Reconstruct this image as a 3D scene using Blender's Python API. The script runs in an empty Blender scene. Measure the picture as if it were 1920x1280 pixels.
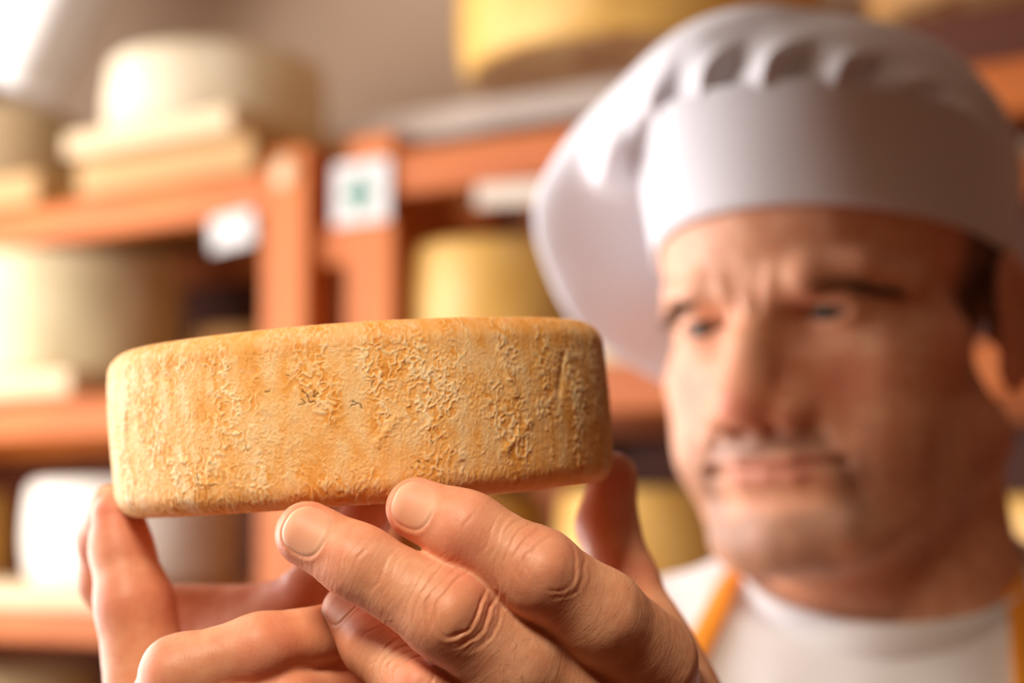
import bpy, bmesh, math, random
import numpy as np
from mathutils import Vector, Matrix

S = bpy.context.scene
COL = S.collection
random.seed(7)
RNG = np.random.default_rng(7)
F32 = np.float32
MM = 0.001

# ------------------------------------------------------------------ camera
FPX = 3200.0                       # focal length in pixels of the 1920 frame
ZC = 1.50                          # camera height
PITCH = math.atan(360.0 / FPX)     # looks slightly up
cam_d = bpy.data.cameras.new('camera')
cam = bpy.data.objects.new('camera', cam_d)
COL.objects.link(cam)
cam.location = (0, 0, ZC)
cam.rotation_euler = (math.pi / 2 + PITCH, 0, 0)
cam_d.sensor_width = 36.0
cam_d.lens = FPX / 1920 * 36.0
cam_d.clip_start = 0.02
cam_d.dof.use_dof = True
cam_d.dof.focus_distance = 0.446
cam_d.dof.aperture_fstop = 5.8
cam_d.dof.aperture_blades = 0
S.camera = cam

CP, SP = math.cos(PITCH), math.sin(PITCH)
C_RIGHT = np.array([1.0, 0, 0])
C_UP = np.array([0, -SP, CP])
C_FWD = np.array([0, CP, SP])
C_POS = np.array([0, 0, ZC])


def P(px, py, d):
    """world point seen at a pixel of the photograph, d millimetres deep"""
    d = d * MM
    return C_POS + C_RIGHT * ((px - 960) / FPX * d) + C_UP * ((640 - py) / FPX * d) + C_FWD * d


# ------------------------------------------------------------------ world, lights, exposure
world = bpy.data.worlds.new('world')
S.world = world
world.use_nodes = True
bg = world.node_tree.nodes['Background']
bg.inputs[0].default_value = (1.0, 0.36, 0.10, 1)
bg.inputs[1].default_value = 0.05


def area(name, loc, target, size, size_y, power, color):
    l = bpy.data.lights.new(name, 'AREA')
    l.shape = 'RECTANGLE'
    l.size, l.size_y, l.energy, l.color = size, size_y, power, color
    o = bpy.data.objects.new(name, l)
    COL.objects.link(o)
    o.location = loc
    o.rotation_euler = (Vector(target) - Vector(loc)).to_track_quat('-Z', 'Y').to_euler()
    return o


area('window_daylight', (-1.28, 1.00, 1.72), (0.2, 0.94, 1.62), 0.95, 1.30, 30.0, (1.0, 0.955, 0.94))
area('window_daylight', (-1.28, 2.02, 1.72), (0.2, 1.90, 1.66), 0.95, 1.30, 25.0, (1.0, 0.955, 0.94))


def spot(name, loc, target, power, angle, blend, radius, color):
    l = bpy.data.lights.new(name, 'SPOT')
    l.energy, l.spot_size, l.spot_blend, l.shadow_soft_size, l.color = power, math.radians(angle), blend, radius, color
    o = bpy.data.objects.new(name, l)
    COL.objects.link(o)
    o.location = loc
    o.rotation_euler = (Vector(target) - Vector(loc)).to_track_quat('-Z', 'Y').to_euler()
    return o


# unseen spotlight added overhead to brighten the cheese and hands
spot('cheese_fill_spot', (-0.36, -0.32, 2.32), tuple(P(700, 1000, 480)), 66.0, 22.0, 0.7, 0.16, (1.0, 0.84, 0.64))


S.view_settings.view_transform = 'Standard'
S.view_settings.look = 'None'
S.view_settings.exposure = 0.15
S.view_settings.gamma = 1.0
S.view_settings.use_curve_mapping = False
S.cycles.max_bounces = 6
S.cycles.use_denoising = True


# ------------------------------------------------------------------ object helpers
def tag(o, label=None, cat=None, group=None, kind=None):
    if label: o['label'] = label
    if cat: o['category'] = cat
    if group: o['group'] = group
    if kind: o['kind'] = kind
    return o


def empty(name, loc=(0, 0, 0), rot=(0, 0, 0)):
    o = bpy.data.objects.new(name, None)
    o.empty_display_size = 0.05
    COL.objects.link(o)
    o.location = loc
    o.rotation_euler = rot
    return o


def link(name, me, mats, parent=None, smooth=True):
    o = bpy.data.objects.new(name, me)
    COL.objects.link(o)
    for m in (mats if isinstance(mats, (list, tuple)) else [mats]):
        if m: me.materials.append(m)
    if parent is not None:
        o.parent = parent
    if smooth:
        me.polygons.foreach_set('use_smooth', np.ones(len(me.polygons), dtype=bool))
    return o


def np_mesh(name, V, F):
    """mesh from an (n,3) vertex array and an (m,4) or (m,3) face array"""
    me = bpy.data.meshes.new(name)
    V = np.ascontiguousarray(V, dtype=F32)
    F = np.ascontiguousarray(F, dtype=np.int32)
    k = F.shape[1]
    me.vertices.add(len(V))
    me.vertices.foreach_set('co', V.ravel())
    me.loops.add(F.size)
    me.loops.foreach_set('vertex_index', F.ravel())
    me.polygons.add(len(F))
    me.polygons.foreach_set('loop_start', np.arange(0, F.size, k, dtype=np.int32))
    me.update(calc_edges=True)
    me.validate()
    return me


def attr(me, name, data):
    data = np.asarray(data, dtype=F32)
    if data.ndim == 1:
        a = me.attributes.new(name, 'FLOAT', 'POINT')
        a.data.foreach_set('value', data)
    else:
        a = me.attributes.new(name, 'FLOAT_VECTOR', 'POINT')
        a.data.foreach_set('vector', np.ascontiguousarray(data).ravel())


def bevel_box(name, dims, mat, parent=None, bev=0.004, loc=(0, 0, 0), rot=None, seg=2):
    bm = bmesh.new()
    bmesh.ops.create_cube(bm, size=1.0)
    bmesh.ops.scale(bm, vec=dims, verts=bm.verts)
    bmesh.ops.bevel(bm, geom=bm.edges[:], offset=bev, segments=seg, affect='EDGES', profile=0.5)
    me = bpy.data.meshes.new(name)
    bm.to_mesh(me)
    bm.free()
    o = link(name, me, mat, parent, smooth=False)
    o.location = loc
    if rot: o.rotation_euler = rot
    return o


def grid_faces(nu, nv, wrap_u=False):
    """quads of a (nu, nv) vertex grid, index u*nv+v"""
    U = np.arange(nu if wrap_u else nu - 1)
    V = np.arange(nv - 1)
    u, v = np.meshgrid(U, V, indexing='ij')
    u2 = (u + 1) % nu
    return np.stack([u * nv + v, u2 * nv + v, u2 * nv + v + 1, u * nv + v + 1], -1).reshape(-1, 4)


# ------------------------------------------------------------------ noise (numpy)
PERM = RNG.permutation(256).astype(np.int32)
PERM = np.concatenate([PERM, PERM, PERM])
GRAD = RNG.normal(size=(256, 3)).astype(F32)
GRAD /= np.linalg.norm(GRAD, axis=1, keepdims=True)


def noise3(p):
    """gradient noise, about -0.7 .. 0.7"""
    p = np.asarray(p, dtype=F32)
    i = np.floor(p).astype(np.int32)
    f = p - i
    w = f * f * f * (f * (f * 6 - 15) + 10)
    i &= 255
    out = 0
    for dx in (0, 1):
        wx = w[:, 0] if dx else 1 - w[:, 0]
        hx = PERM[i[:, 0] + dx]
        for dy in (0, 1):
            wy = w[:, 1] if dy else 1 - w[:, 1]
            hy = PERM[hx + i[:, 1] + dy]
            for dz in (0, 1):
                wz = w[:, 2] if dz else 1 - w[:, 2]
                g = GRAD[PERM[hy + i[:, 2] + dz]]
                d = g[:, 0] * (f[:, 0] - dx) + g[:, 1] * (f[:, 1] - dy) + g[:, 2] * (f[:, 2] - dz)
                out = out + wx * wy * wz * d
    return out


def smooth01(a, b, x):
    t = np.clip((x - a) / (b - a), 0, 1)
    return t * t * (3 - 2 * t)


# ------------------------------------------------------------------ signed distance modelling
def smin(a, b, k):
    h = np.clip(0.5 + 0.5 * (b - a) / k, 0, 1)
    return b * (1 - h) + a * h - k * h * (1 - h)


def smax(a, b, k):
    return -smin(-a, -b, k)


def sd_cone(p, a, b, r1, r2):
    """capsule whose radius runs from r1 to r2"""
    a = np.asarray(a, F32); b = np.asarray(b, F32)
    ba = b - a
    l2 = float(ba @ ba)
    pa = p - a
    t = np.clip(pa @ ba / l2, 0, 1)
    q = pa - t[:, None] * ba
    return np.sqrt((q * q).sum(1)) - (r1 + (r2 - r1) * t)


def sd_ell(p, c, r, R=None):
    q = p - np.asarray(c, F32)
    if R is not None: q = q @ R
    r = np.asarray(r, F32)
    k0 = np.sqrt(((q / r) ** 2).sum(1))
    k1 = np.sqrt(((q / (r * r)) ** 2).sum(1))
    return k0 * (k0 - 1) / np.maximum(k1, 1e-9)


def sd_chain(p, pts, rad, k):
    d = None
    for i in range(len(pts) - 1):
        e = sd_cone(p, pts[i], pts[i + 1], rad[i], rad[i + 1])
        d = e if d is None else smin(d, e, k)
    return d


def surface_nets(f, lo, hi, h, coarse=4):
    """quad surface of f = 0 inside a box; f takes (n,3) points"""
    lo = np.asarray(lo, float); hi = np.asarray(hi, float)
    n = (np.ceil((hi - lo) / (h * coarse)).astype(int)) * coarse + 1
    nc = (n - 1) // coarse
    H = h * coarse
    ax = [lo[i] + H * (np.arange(nc[i]) + 0.5) for i in range(3)]
    g = np.stack(np.meshgrid(*ax, indexing='ij'), -1).reshape(-1, 3).astype(F32)
    dc = f(g).reshape(nc)
    G = np.empty(n, F32)
    idx = [np.minimum(np.arange(n[i]) // coarse, nc[i] - 1) for i in range(3)]
    G[:] = dc[np.ix_(*idx)]
    act = np.abs(dc) < H * 1.25
    mark = np.zeros(n, bool)
    bi = np.argwhere(act)
    off = np.stack(np.meshgrid(*[np.arange(coarse + 1)] * 3, indexing='ij'), -1).reshape(-1, 3)
    for o in off:
        q = bi * coarse + o
        mark[q[:, 0], q[:, 1], q[:, 2]] = True
    q = np.argwhere(mark)
    pts = (lo + q * h).astype(F32)
    vals = np.empty(len(pts), F32)
    step = 400000
    for s in range(0, len(pts), step):
        vals[s:s + step] = f(pts[s:s + step])
    G[q[:, 0], q[:, 1], q[:, 2]] = vals
    s = G < 0
    cnt = np.zeros(n - 1, np.int8)
    for dx in (0, 1):
        for dy in (0, 1):
            for dz in (0, 1):
                cnt += s[dx:n[0] - 1 + dx, dy:n[1] - 1 + dy, dz:n[2] - 1 + dz]
    cells = np.argwhere((cnt > 0) & (cnt < 8))
    vid = np.full(n - 1, -1, np.int32)
    vid[cells[:, 0], cells[:, 1], cells[:, 2]] = np.arange(len(cells))
    acc = np.zeros((len(cells), 3), F32); num = np.zeros(len(cells), F32)
    corners = [(a, b, c) for a in (0, 1) for b in (0, 1) for c in (0, 1)]
    val = {c: G[cells[:, 0] + c[0], cells[:, 1] + c[1], cells[:, 2] + c[2]] for c in corners}
    for c in corners:
        for axis in range(3):
            if c[axis]: continue
            e = list(c); e[axis] = 1; e = tuple(e)
            va, vb = val[c], val[e]
            m = (va < 0) != (vb < 0)
            t = np.where(m, va / np.where(m, va - vb, 1), 0)
            pt = np.tile(np.array(c, F32), (len(cells), 1))
            pt[:, axis] = t
            acc += np.where(m[:, None], pt, 0); num += m
    V = lo + (cells + acc / np.maximum(num, 1)[:, None]) * h
    faces = []
    for axis in range(3):
        o1, o2 = (axis + 1) % 3, (axis + 2) % 3
        sl0 = [slice(1, n[i] - 1) for i in range(3)]; sl1 = list(sl0)
        sl0[axis] = slice(0, n[axis] - 1); sl1[axis] = slice(1, n[axis])
        a, b = s[tuple(sl0)], s[tuple(sl1)]
        for flip, m in ((False, a & ~b), (True, ~a & b)):
            e = np.argwhere(m)
            if not len(e): continue
            base = e.copy()
            base[:, o1] += 1; base[:, o2] += 1
            def cell(d1, d2):
                q = base.copy(); q[:, o1] += d1 - 1; q[:, o2] += d2 - 1
                return vid[q[:, 0], q[:, 1], q[:, 2]]
            quad = np.stack([cell(0, 0), cell(1, 0), cell(1, 1), cell(0, 1)], 1)
            if flip: quad = quad[:, ::-1]
            faces.append(quad)
    Fq = np.concatenate(faces)
    Fq = Fq[(Fq >= 0).all(1)]
    return V.astype(F32), Fq


def sd_grad(f, V, e):
    k = np.array([[1, -1, -1], [-1, -1, 1], [-1, 1, -1], [1, 1, 1]], F32)
    g = 0
    for r in k:
        g = g + r * f((V + r * e).astype(F32))[:, None]
    ln = np.linalg.norm(g, axis=1, keepdims=True)
    return g / np.maximum(ln, 1e-9)


def project(f, V, e, it=2):
    for _ in range(it):
        n = sd_grad(f, V, e)
        d = np.clip(f(V.astype(F32)), -4 * e, 4 * e)
        V = (V - n * d[:, None]).astype(F32)
    return V, sd_grad(f, V, e)


def subdivide(V, Fq):
    """split each quad into four (midpoints, no smoothing)"""
    e = np.sort(np.stack([Fq, np.roll(Fq, -1, 1)], -1).reshape(-1, 2), 1)
    key = e[:, 0].astype(np.int64) * len(V) + e[:, 1]
    u, inv = np.unique(key, return_inverse=True)
    mid = (V[u // len(V)] + V[u % len(V)]) * 0.5
    cen = V[Fq].mean(1)
    inv = inv.reshape(-1, 4) + len(V)
    c = np.arange(len(Fq)) + len(V) + len(u)
    out = []
    for i in range(4):
        out.append(np.stack([Fq[:, i], inv[:, i], c, inv[:, i - 1]], 1))
    return np.concatenate([V, mid, cen]).astype(F32), np.concatenate(out)


# ------------------------------------------------------------------ material helpers
class NT:
    def __init__(self, name):
        self.m = bpy.data.materials.new(name)
        self.m.use_nodes = True
        self.t = self.m.node_tree
        self.b = self.t.nodes['Principled BSDF']

    def n(self, typ, **kw):
        nd = self.t.nodes.new(typ)
        for k, v in kw.items():
            if k == 'ins':
                for i, val in v.items():
                    nd.inputs[i].default_value = val
            else:
                setattr(nd, k, v)
        return nd

    def l(self, a, b):
        self.t.links.new(a, b)

    def noise(self, vec, scale, detail=3, rough=0.5, dist=0.0):
        nd = self.n('ShaderNodeTexNoise')
        nd.inputs['Scale'].default_value = scale
        nd.inputs['Detail'].default_value = detail
        nd.inputs['Roughness'].default_value = rough
        nd.inputs['Distortion'].default_value = dist
        if vec is not None: self.l(vec, nd.inputs['Vector'])
        return nd

    def ramp(self, fac, stops):
        nd = self.n('ShaderNodeValToRGB')
        els = nd.color_ramp.elements
        while len(els) < len(stops): els.new(0.5)
        for e, (p, c) in zip(els, stops):
            e.position = p
            e.color = (*c, 1) if len(c) == 3 else c
        self.l(fac, nd.inputs[0])
        return nd.outputs[0]

    def mix(self, fac, a, b, mode='MIX'):
        nd = self.n('ShaderNodeMix', data_type='RGBA', blend_type=mode)
        for s, i in ((fac, 0), (a, 6), (b, 7)):
            if isinstance(s, (int, float)): nd.inputs[i].default_value = s
            elif isinstance(s, tuple): nd.inputs[i].default_value = (*s, 1) if len(s) == 3 else s
            else: self.l(s, nd.inputs[i])
        return nd.outputs[2]

    def math(self, op, a, b=0.0, c=None):
        nd = self.n('ShaderNodeMath', operation=op)
        for s, i in ((a, 0), (b, 1), (c, 2)):
            if s is None: continue
            if isinstance(s, (int, float)): nd.inputs[i].default_value = s
            else: self.l(s, nd.inputs[i])
        return nd.outputs[0]

    def attr(self, name):
        return self.n('ShaderNodeAttribute', attribute_name=name)

    def obj(self):
        return self.n('ShaderNodeTexCoord').outputs['Object']

    def scale(self, vec, s):
        nd = self.n('ShaderNodeMapping')
        nd.inputs['Scale'].default_value = s
        self.l(vec, nd.inputs['Vector'])
        return nd.outputs[0]

    def bump(self, h, strength=0.3, dist=0.001):
        nd = self.n('ShaderNodeBump')
        nd.inputs['Strength'].default_value = strength
        nd.inputs['Distance'].default_value = dist
        self.l(h, nd.inputs['Height'])
        self.l(nd.outputs[0], self.b.inputs['Normal'])
        return nd

    def set(self, **kw):
        names = {'rough': 'Roughness', 'spec': 'Specular IOR Level', 'sss': 'Subsurface Weight', 'scale': 'Subsurface Scale',
                 'sheen': 'Sheen Weight', 'metal': 'Metallic', 'coat': 'Coat Weight'}
        for k, v in kw.items():
            if k == 'color':
                if isinstance(v, tuple): self.b.inputs['Base Color'].default_value = (*v, 1)
                else: self.l(v, self.b.inputs['Base Color'])
            elif k == 'radius':
                self.b.inputs['Subsurface Radius'].default_value = v
            else:
                i = self.b.inputs[names[k]]
                if isinstance(v, (int, float)): i.default_value = v
                else: self.l(v, i)
        return self


def fabric(name, col, rough=0.85, weave=1800, sss=0.0):
    t = NT(name)
    o = t.obj()
    n1 = t.noise(o, 9, 3)
    c = t.mix(t.math('MULTIPLY', n1.outputs[0], 0.25), col, tuple(x * 0.86 for x in col))
    t.set(color=c, rough=rough, spec=0.15, sheen=0.2)
    if sss: t.set(sss=sss, scale=0.01, radius=(1, 1, 1))
    t.bump(t.noise(o, weave, 2).outputs[0], 0.15, 0.0004)
    return t.m


def wood(name, dark, light, scale=1.0, rough=0.5):
    t = NT(name)
    o = t.obj()
    v = t.scale(o, (2.2 * scale, 26 * scale, 26 * scale))
    n1 = t.noise(v, 1.0, 5, 0.6, 1.2)
    n2 = t.noise(o, 3.0 * scale, 2)
    c = t.ramp(n1.outputs[0], [(0.3, dark), (0.7, light)])
    c = t.mix(t.math('MULTIPLY', n2.outputs[0], 0.5), c, tuple(x * 0.8 for x in dark))
    t.set(color=c, rough=rough, spec=0.3)
    t.bump(n1.outputs[0], 0.2, 0.001)
    return t.m


# ------------------------------------------------------------------ the cheese in the hands
# cheese frame: centre, radius and half height in metres, axis tilted a little
CH_R, CH_H = 0.0772, 0.0250
CH_C = P(680, 787, 538)
CH_ROLL, CH_PITCH = math.radians(4.2), math.radians(2.6)
# local axes (x right, y away, z up) after tilting towards the camera and rolling
_Rp = np.array(Matrix.Rotation(CH_PITCH, 3, 'X'))
_Rr = np.array(Matrix.Rotation(-CH_ROLL, 3, 'Y'))
CH_M = _Rr @ _Rp


def ch_local(p):
    return ((p - CH_C.astype(F32)) @ CH_M.astype(F32)).astype(F32)


def sd_cheese(p, rad=0.007):
    q = ch_local(p)
    r = np.sqrt(q[:, 0] ** 2 + q[:, 1] ** 2)
    bulge = 0.0006 - 0.9 * q[:, 2] ** 2 / CH_H ** 2 * 0.0012
    dx = r - (CH_R + bulge - rad)
    dz = np.abs(q[:, 2]) - (CH_H - rad)
    return np.minimum(np.maximum(dx, dz), 0) + np.sqrt(np.maximum(dx, 0) ** 2 + np.maximum(dz, 0) ** 2) - rad


def build_cheese():
    # profile (r, z): bottom centre -> rim -> top centre, dense on the side
    rad = 0.0065
    prof = [(r, -CH_H) for r in np.linspace(0.004, CH_R - rad, 20, endpoint=False)]
    a = np.linspace(-math.pi / 2, 0, 20, endpoint=False)
    prof += [(CH_R - rad + rad * math.cos(t), -CH_H + rad + rad * math.sin(t)) for t in a]
    prof += [(CH_R, z) for z in np.linspace(-CH_H + rad, CH_H - rad, 170, endpoint=False)]
    a = np.linspace(0, math.pi / 2, 20, endpoint=False)
    prof += [(CH_R - rad + rad * math.cos(t), CH_H - rad + rad * math.sin(t)) for t in a]
    prof += [(r, CH_H) for r in np.linspace(CH_R - rad, 0.004, 21)]
    prof = np.array(prof)
    prof[:, 0] += np.where(np.abs(prof[:, 1]) < CH_H - 1e-5, 0.0006 - 0.0011 * (prof[:, 1] / CH_H) ** 2, 0)
    # the half that faces the camera is finer: angles packed around -Y
    t = np.concatenate([np.linspace(-math.pi * 0.56, math.pi * 0.56, 1300, endpoint=False),
                        np.linspace(math.pi * 0.56, math.pi * 1.44, 160, endpoint=False)]) - math.pi / 2
    nt, npf = len(t), len(prof)
    T = np.repeat(t, npf)
    R = np.tile(prof[:, 0], nt); Z = np.tile(prof[:, 1], nt)
    V = np.stack([R * np.cos(T), R * np.sin(T), Z], 1)
    tang = np.gradient(prof, axis=0)
    nr, nz = tang[:, 1], -tang[:, 0]
    ln = np.hypot(nr, nz)
    nr, nz = np.tile(nr / ln, nt), np.tile(nz / ln, nt)
    N = np.stack([nr * np.cos(T), nr * np.sin(T), nz], 1)
    q = V / MM
    # broad dents, patches and curly vermicular ridges of the washed rind
    w = np.stack([noise3(q * 0.22 + s) for s in (0, 31.7, 77.1)], 1)
    w2 = np.stack([noise3(q * 0.6 + s) for s in (5, 41.7, 17.1)], 1)
    stretch = np.array([1.0, 1.0, 0.62])
    p1 = q * 0.40 * stretch + w * 1.5 + w2 * 0.7
    n1 = noise3(p1)
    p2 = q * 0.95 * stretch + w * 1.8 + w2 * 1.1 + 9
    n2 = noise3(p2)
    r1 = np.exp(-(n1 / 0.105) ** 2)
    r2 = np.exp(-(n2 / 0.13) ** 2)
    halo = np.exp(-((np.abs(n1) - 0.24) / 0.09) ** 2)
    patch = smooth01(-0.18, 0.22, noise3(q * 0.055 + 3))
    patch2 = smooth01(-0.20, 0.22, noise3(q * 0.10 * np.array([1, 1, 0.5]) + 23) + 0.5 * noise3(q * 0.3 + 29))
    big = noise3(q * 0.035 + 50) * 0.9 + noise3(q * 0.1 + 70) * 0.35
    fine = noise3(q * 2.1 + w2)
    side = np.clip(nr, 0, 1)
    h = (big * 0.55 + r1 * 0.30 * (0.28 + 0.72 * patch2) + r2 * 0.15 * (0.25 + 0.75 * patch) + fine * 0.10) * (0.35 + 0.65 * side)
    # a few longer raised folds low on the left and slanting ones to the right
    def fold(th0, z0, th1, z1, wd, amp):
        a0 = np.array([th0 * CH_R / MM, z0]); a1 = np.array([th1 * CH_R / MM, z1])
        ss = np.stack([(T + math.pi / 2) * CH_R / MM, Z / MM], 1) + w2[:, :2] * 1.3
        ba = a1 - a0
        tt = np.clip(((ss - a0) @ ba) / (ba @ ba), 0, 1)
        dd = np.linalg.norm(ss - a0 - tt[:, None] * ba, axis=1)
        return amp * np.exp(-(dd / wd) ** 2) * side
    front = (T < 0.5)
    for f_ in [(-1.02, -2, -0.95, -13, 1.2, .5), (-0.98, 9, -1.0, -1, 1.3, .4), (-0.62, -9, -0.53, -17, .9, .5), (-0.5, -10, -0.51, -17, .9, .5),
               (-0.45, -12, -0.38, -18, 1.0, .4), (0.33, -4, 0.42, -14, 1.2, .4), (0.62, 14, 0.66, 2, 1.2, .35), (0.72, -6, 0.6, -13, 1.1, .35),
               (-0.3, 12, -0.27, 3, 1.1, .3), (0.9, 3, 0.95, 13, 1.4, -.45), (-0.08, 8, -0.02, -2, 1.0, .3), (0.12, -9, 0.2, -2, 1.0, .35)]:
        h = h + np.where(front, fold(*f_), 0)
    # cracks and pits
    ss = np.stack([(T + math.pi / 2) * CH_R / MM, Z / MM], 1)
    dark = np.zeros(len(T))
    lines = [((-9.5, 7.0), (-8.3, 5.6)), ((-8.6, 5.9), (-7.9, 4.0)), ((-7.9, 4.0), (-6.0, 3.5)), ((-9.8, 4.8), (-8.6, 3.4)), ((-6.6, 5.2), (-6.0, 6.6)),
             ((-6.6, 5.2), (-5.2, 5.8)), ((-10.8, 3.2), (-8.8, 3.1)), ((4.2, 3.2), (5.8, 2.4)), ((3.6, 1.7), (5.1, 2.8)), ((5.8, 2.4), (6.2, 1.1)), ((-26.5, -6.8), (-26.1, -8.1)),
             ((18.6, 13.5), (19.1, 11.8)), ((-20, 7.2), (-18.8, 7.5)), ((24.5, -9.2), (24.8, -10.0)), ((20.8, -14.0), (21.1, -14.9)), ((-43, -13.2), (-42.3, -15)),
             ((-13.4, 11.8), (-12.5, 11.0)), ((10, 8.1), (9.5, 6.6)), ((-31, 15.5), (-30.7, 15.1))]
    jit = ss + w2[:, :2] * 0.9
    for a0, a1 in lines:
        a0 = np.array(a0); a1 = np.array(a1); ba = a1 - a0
        tt = np.clip(((jit - a0) @ ba) / (ba @ ba), 0, 1)
        dd = np.linalg.norm(jit - a0 - tt[:, None] * ba, axis=1)
        dark = np.maximum(dark, np.where(front & (side > 0.5), np.exp(-(dd / 0.16) ** 2), 0))
    h = h - dark * 0.25
    V = V + N * (h * MM)[:, None]
    Fq = grid_faces(nt, npf, wrap_u=True)
    # caps at both poles
    c0, c1 = len(V), len(V) + 1
    V = np.concatenate([V, [[0, 0, -CH_H], [0, 0, CH_H]]])
    i = np.arange(nt); j = (i + 1) % nt
    tri0 = np.stack([j * npf, i * npf, np.full(nt, c0), np.full(nt, c0)], 1)
    tri1 = np.stack([i * npf + npf - 1, j * npf + npf - 1, np.full(nt, c1), np.full(nt, c1)], 1)
    me = bpy.data.meshes.new('round_cheese')
    V = V.astype(F32)
    nq = len(Fq)
    loops = np.concatenate([Fq.ravel(), tri0[:, :3].ravel(), tri1[:, :3].ravel()]).astype(np.int32)
    starts = np.concatenate([np.arange(nq) * 4, nq * 4 + np.arange(2 * nt) * 3]).astype(np.int32)
    me.vertices.add(len(V)); me.vertices.foreach_set('co', V.ravel())
    me.loops.add(len(loops)); me.loops.foreach_set('vertex_index', loops)
    me.polygons.add(len(starts)); me.polygons.foreach_set('loop_start', starts)
    me.update(calc_edges=True); me.validate()
    pad = lambda x: np.concatenate([x, [0, 0]])
    streak = noise3(q * np.array([0.2, 0.2, 0.07]) + 88) + 0.6 * noise3(q * 0.33 * stretch + 91)
    tone = np.clip(0.52 + 0.28 * r1 * (0.2 + 0.8 * patch2) + 0.14 * r2 * (0.3 + 0.7 * patch) - 0.26 * halo * (0.15 + 0.85 * patch2) + 0.10 * big + 0.34 * streak, 0, 1)
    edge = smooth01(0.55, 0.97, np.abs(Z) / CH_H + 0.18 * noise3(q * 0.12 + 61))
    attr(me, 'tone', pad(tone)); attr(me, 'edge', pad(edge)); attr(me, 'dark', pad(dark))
    t = NT('cheese_rind')
    o = t.obj()
    tn = t.attr('tone').outputs['Fac']
    fn = t.noise(o, 900, 4, 0.6, 1.5)
    tn2 = t.math('ADD', tn, t.math('MULTIPLY', t.math('SUBTRACT', fn.outputs[0], 0.5), 0.35))
    c = t.ramp(tn2, [(0.10, (0.68, 0.25, 0.03)), (0.34, (0.88, 0.42, 0.09)), (0.54, (0.94, 0.55, 0.21)), (0.85, (0.97, 0.73, 0.42))])
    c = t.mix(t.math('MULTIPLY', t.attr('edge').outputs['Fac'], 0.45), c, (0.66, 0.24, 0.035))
    grey = t.math('MULTIPLY', t.ramp(t.noise(o, 260, 3, 0.6).outputs[0], [(0.60, (0, 0, 0)), (0.72, (1, 1, 1))]), 0.22)
    c = t.mix(grey, c, (0.52, 0.40, 0.36))
    speck = t.ramp(t.noise(o, 420, 2, 0.5).outputs[0], [(0.755, (0, 0, 0)), (0.79, (1, 1, 1))])
    c = t.mix(t.math('MULTIPLY', speck, 0.6), c, (0.12, 0.06, 0.03))
    c = t.mix(t.attr('dark').outputs['Fac'], c, (0.06, 0.025, 0.012))
    t.set(color=c, rough=0.62, spec=0.35, sss=0.12, scale=0.004, radius=(1.0, 0.5, 0.2))
    t.bump(t.noise(o, 1500, 4, 0.65, 1.0).outputs[0], 0.35, 0.0004)
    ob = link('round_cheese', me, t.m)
    M4 = Matrix([[*CH_M[i], CH_C[i]] for i in range(3)] + [[0, 0, 0, 1]])
    ob.matrix_world = M4
    tag(ob, 'small orange wrinkled-rind cheese wheel held up in both hands in the foreground', 'cheese')
    return ob


build_cheese()

# ------------------------------------------------------------------ the man: joints
class Finger:
    """joints given as photograph pixel + depth in mm; the tip first, the knuckle last"""
    def __init__(self, pts, rad, k=0.004, flat=1.0):
        self.J = np.array([P(*p) for p in pts])
        self.r = np.array(rad) * MM
        self.k = k

    def sd(self, p):
        return sd_chain(p, self.J, self.r, self.k)


def finger_u(F, p):
    """distance along the finger from the tip and the vector off the axis, with the distance"""
    best = np.full(len(p), 9.0, F32); u = np.zeros(len(p), F32)
    acc = 0.0
    for i in range(len(F.J) - 1):
        a, b = F.J[i].astype(F32), F.J[i + 1].astype(F32)
        ba = b - a; L = float(np.linalg.norm(ba))
        t = np.clip((p - a) @ ba / (L * L), -0.6 if i == 0 else 0, 1)
        d = np.linalg.norm(p - a - t[:, None] * ba, axis=1)
        m = d < best
        best[m] = d[m]; u[m] = acc + t[m] * L
        acc += L
    return u, best


# his left hand: comes from the right, finger backs towards the camera
L_IDX = Finger([(781, 953, 451), (872, 993, 446), (1008, 1072, 443), (1120, 1152, 452), (1215, 1240, 470)], [8.2, 9.6, 10.9, 12.0, 14.0])
L_MID = Finger([(577, 1001, 450), (672, 1053, 445), (838, 1151, 441), (960, 1245, 448), (1085, 1340, 462)], [8.7, 9.3, 11.3, 12.0, 14.2])
L_RNG = Finger([(656, 1146, 470), (705, 1207, 461), (800, 1302, 450), (1010, 1440, 462)], [7.8, 9.0, 11.0, 13.5])
L_PNK = Finger([(790, 1330, 482), (840, 1380, 470), (905, 1440, 460), (1040, 1540, 468)], [7.0, 7.8, 9.2, 12.0])
L_THB = Finger([(1150, 893, 560), (1138, 985, 556), (1170, 1090, 545), (1235, 1270, 530)], [8.0, 9.6, 10.6, 15.0])
L_WRIST = P(1400, 1640, 560)
# his right hand: comes from below on the left, palm turned to the cheese
R_MID = Finger([(220, 966, 533), (228, 1030, 530), (252, 1130, 524), (290, 1360, 520)], [8.0, 9.3, 11.6, 14.0])
R_IDX = Finger([(208, 948, 556), (190, 1010, 566), (200, 1085, 572), (330, 1240, 570)], [7.0, 7.6, 9.2, 13.0])
R_RNG = Finger([(640, 1182, 476), (490, 1214, 462), (335, 1262, 462), (280, 1430, 500)], [8.2, 8.8, 9.8, 13.0])
R_PNK = Finger([(640, 1285, 478), (540, 1310, 462), (420, 1360, 456), (340, 1500, 490)], [7.2, 7.8, 8.8, 12.0])
R_THB = Finger([(688, 962, 545), (650, 1030, 548), (585, 1120, 550), (470, 1290, 548)], [8.2, 9.6, 10.6, 15.5])
R_WRIST = P(470, 1690, 600)


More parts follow.
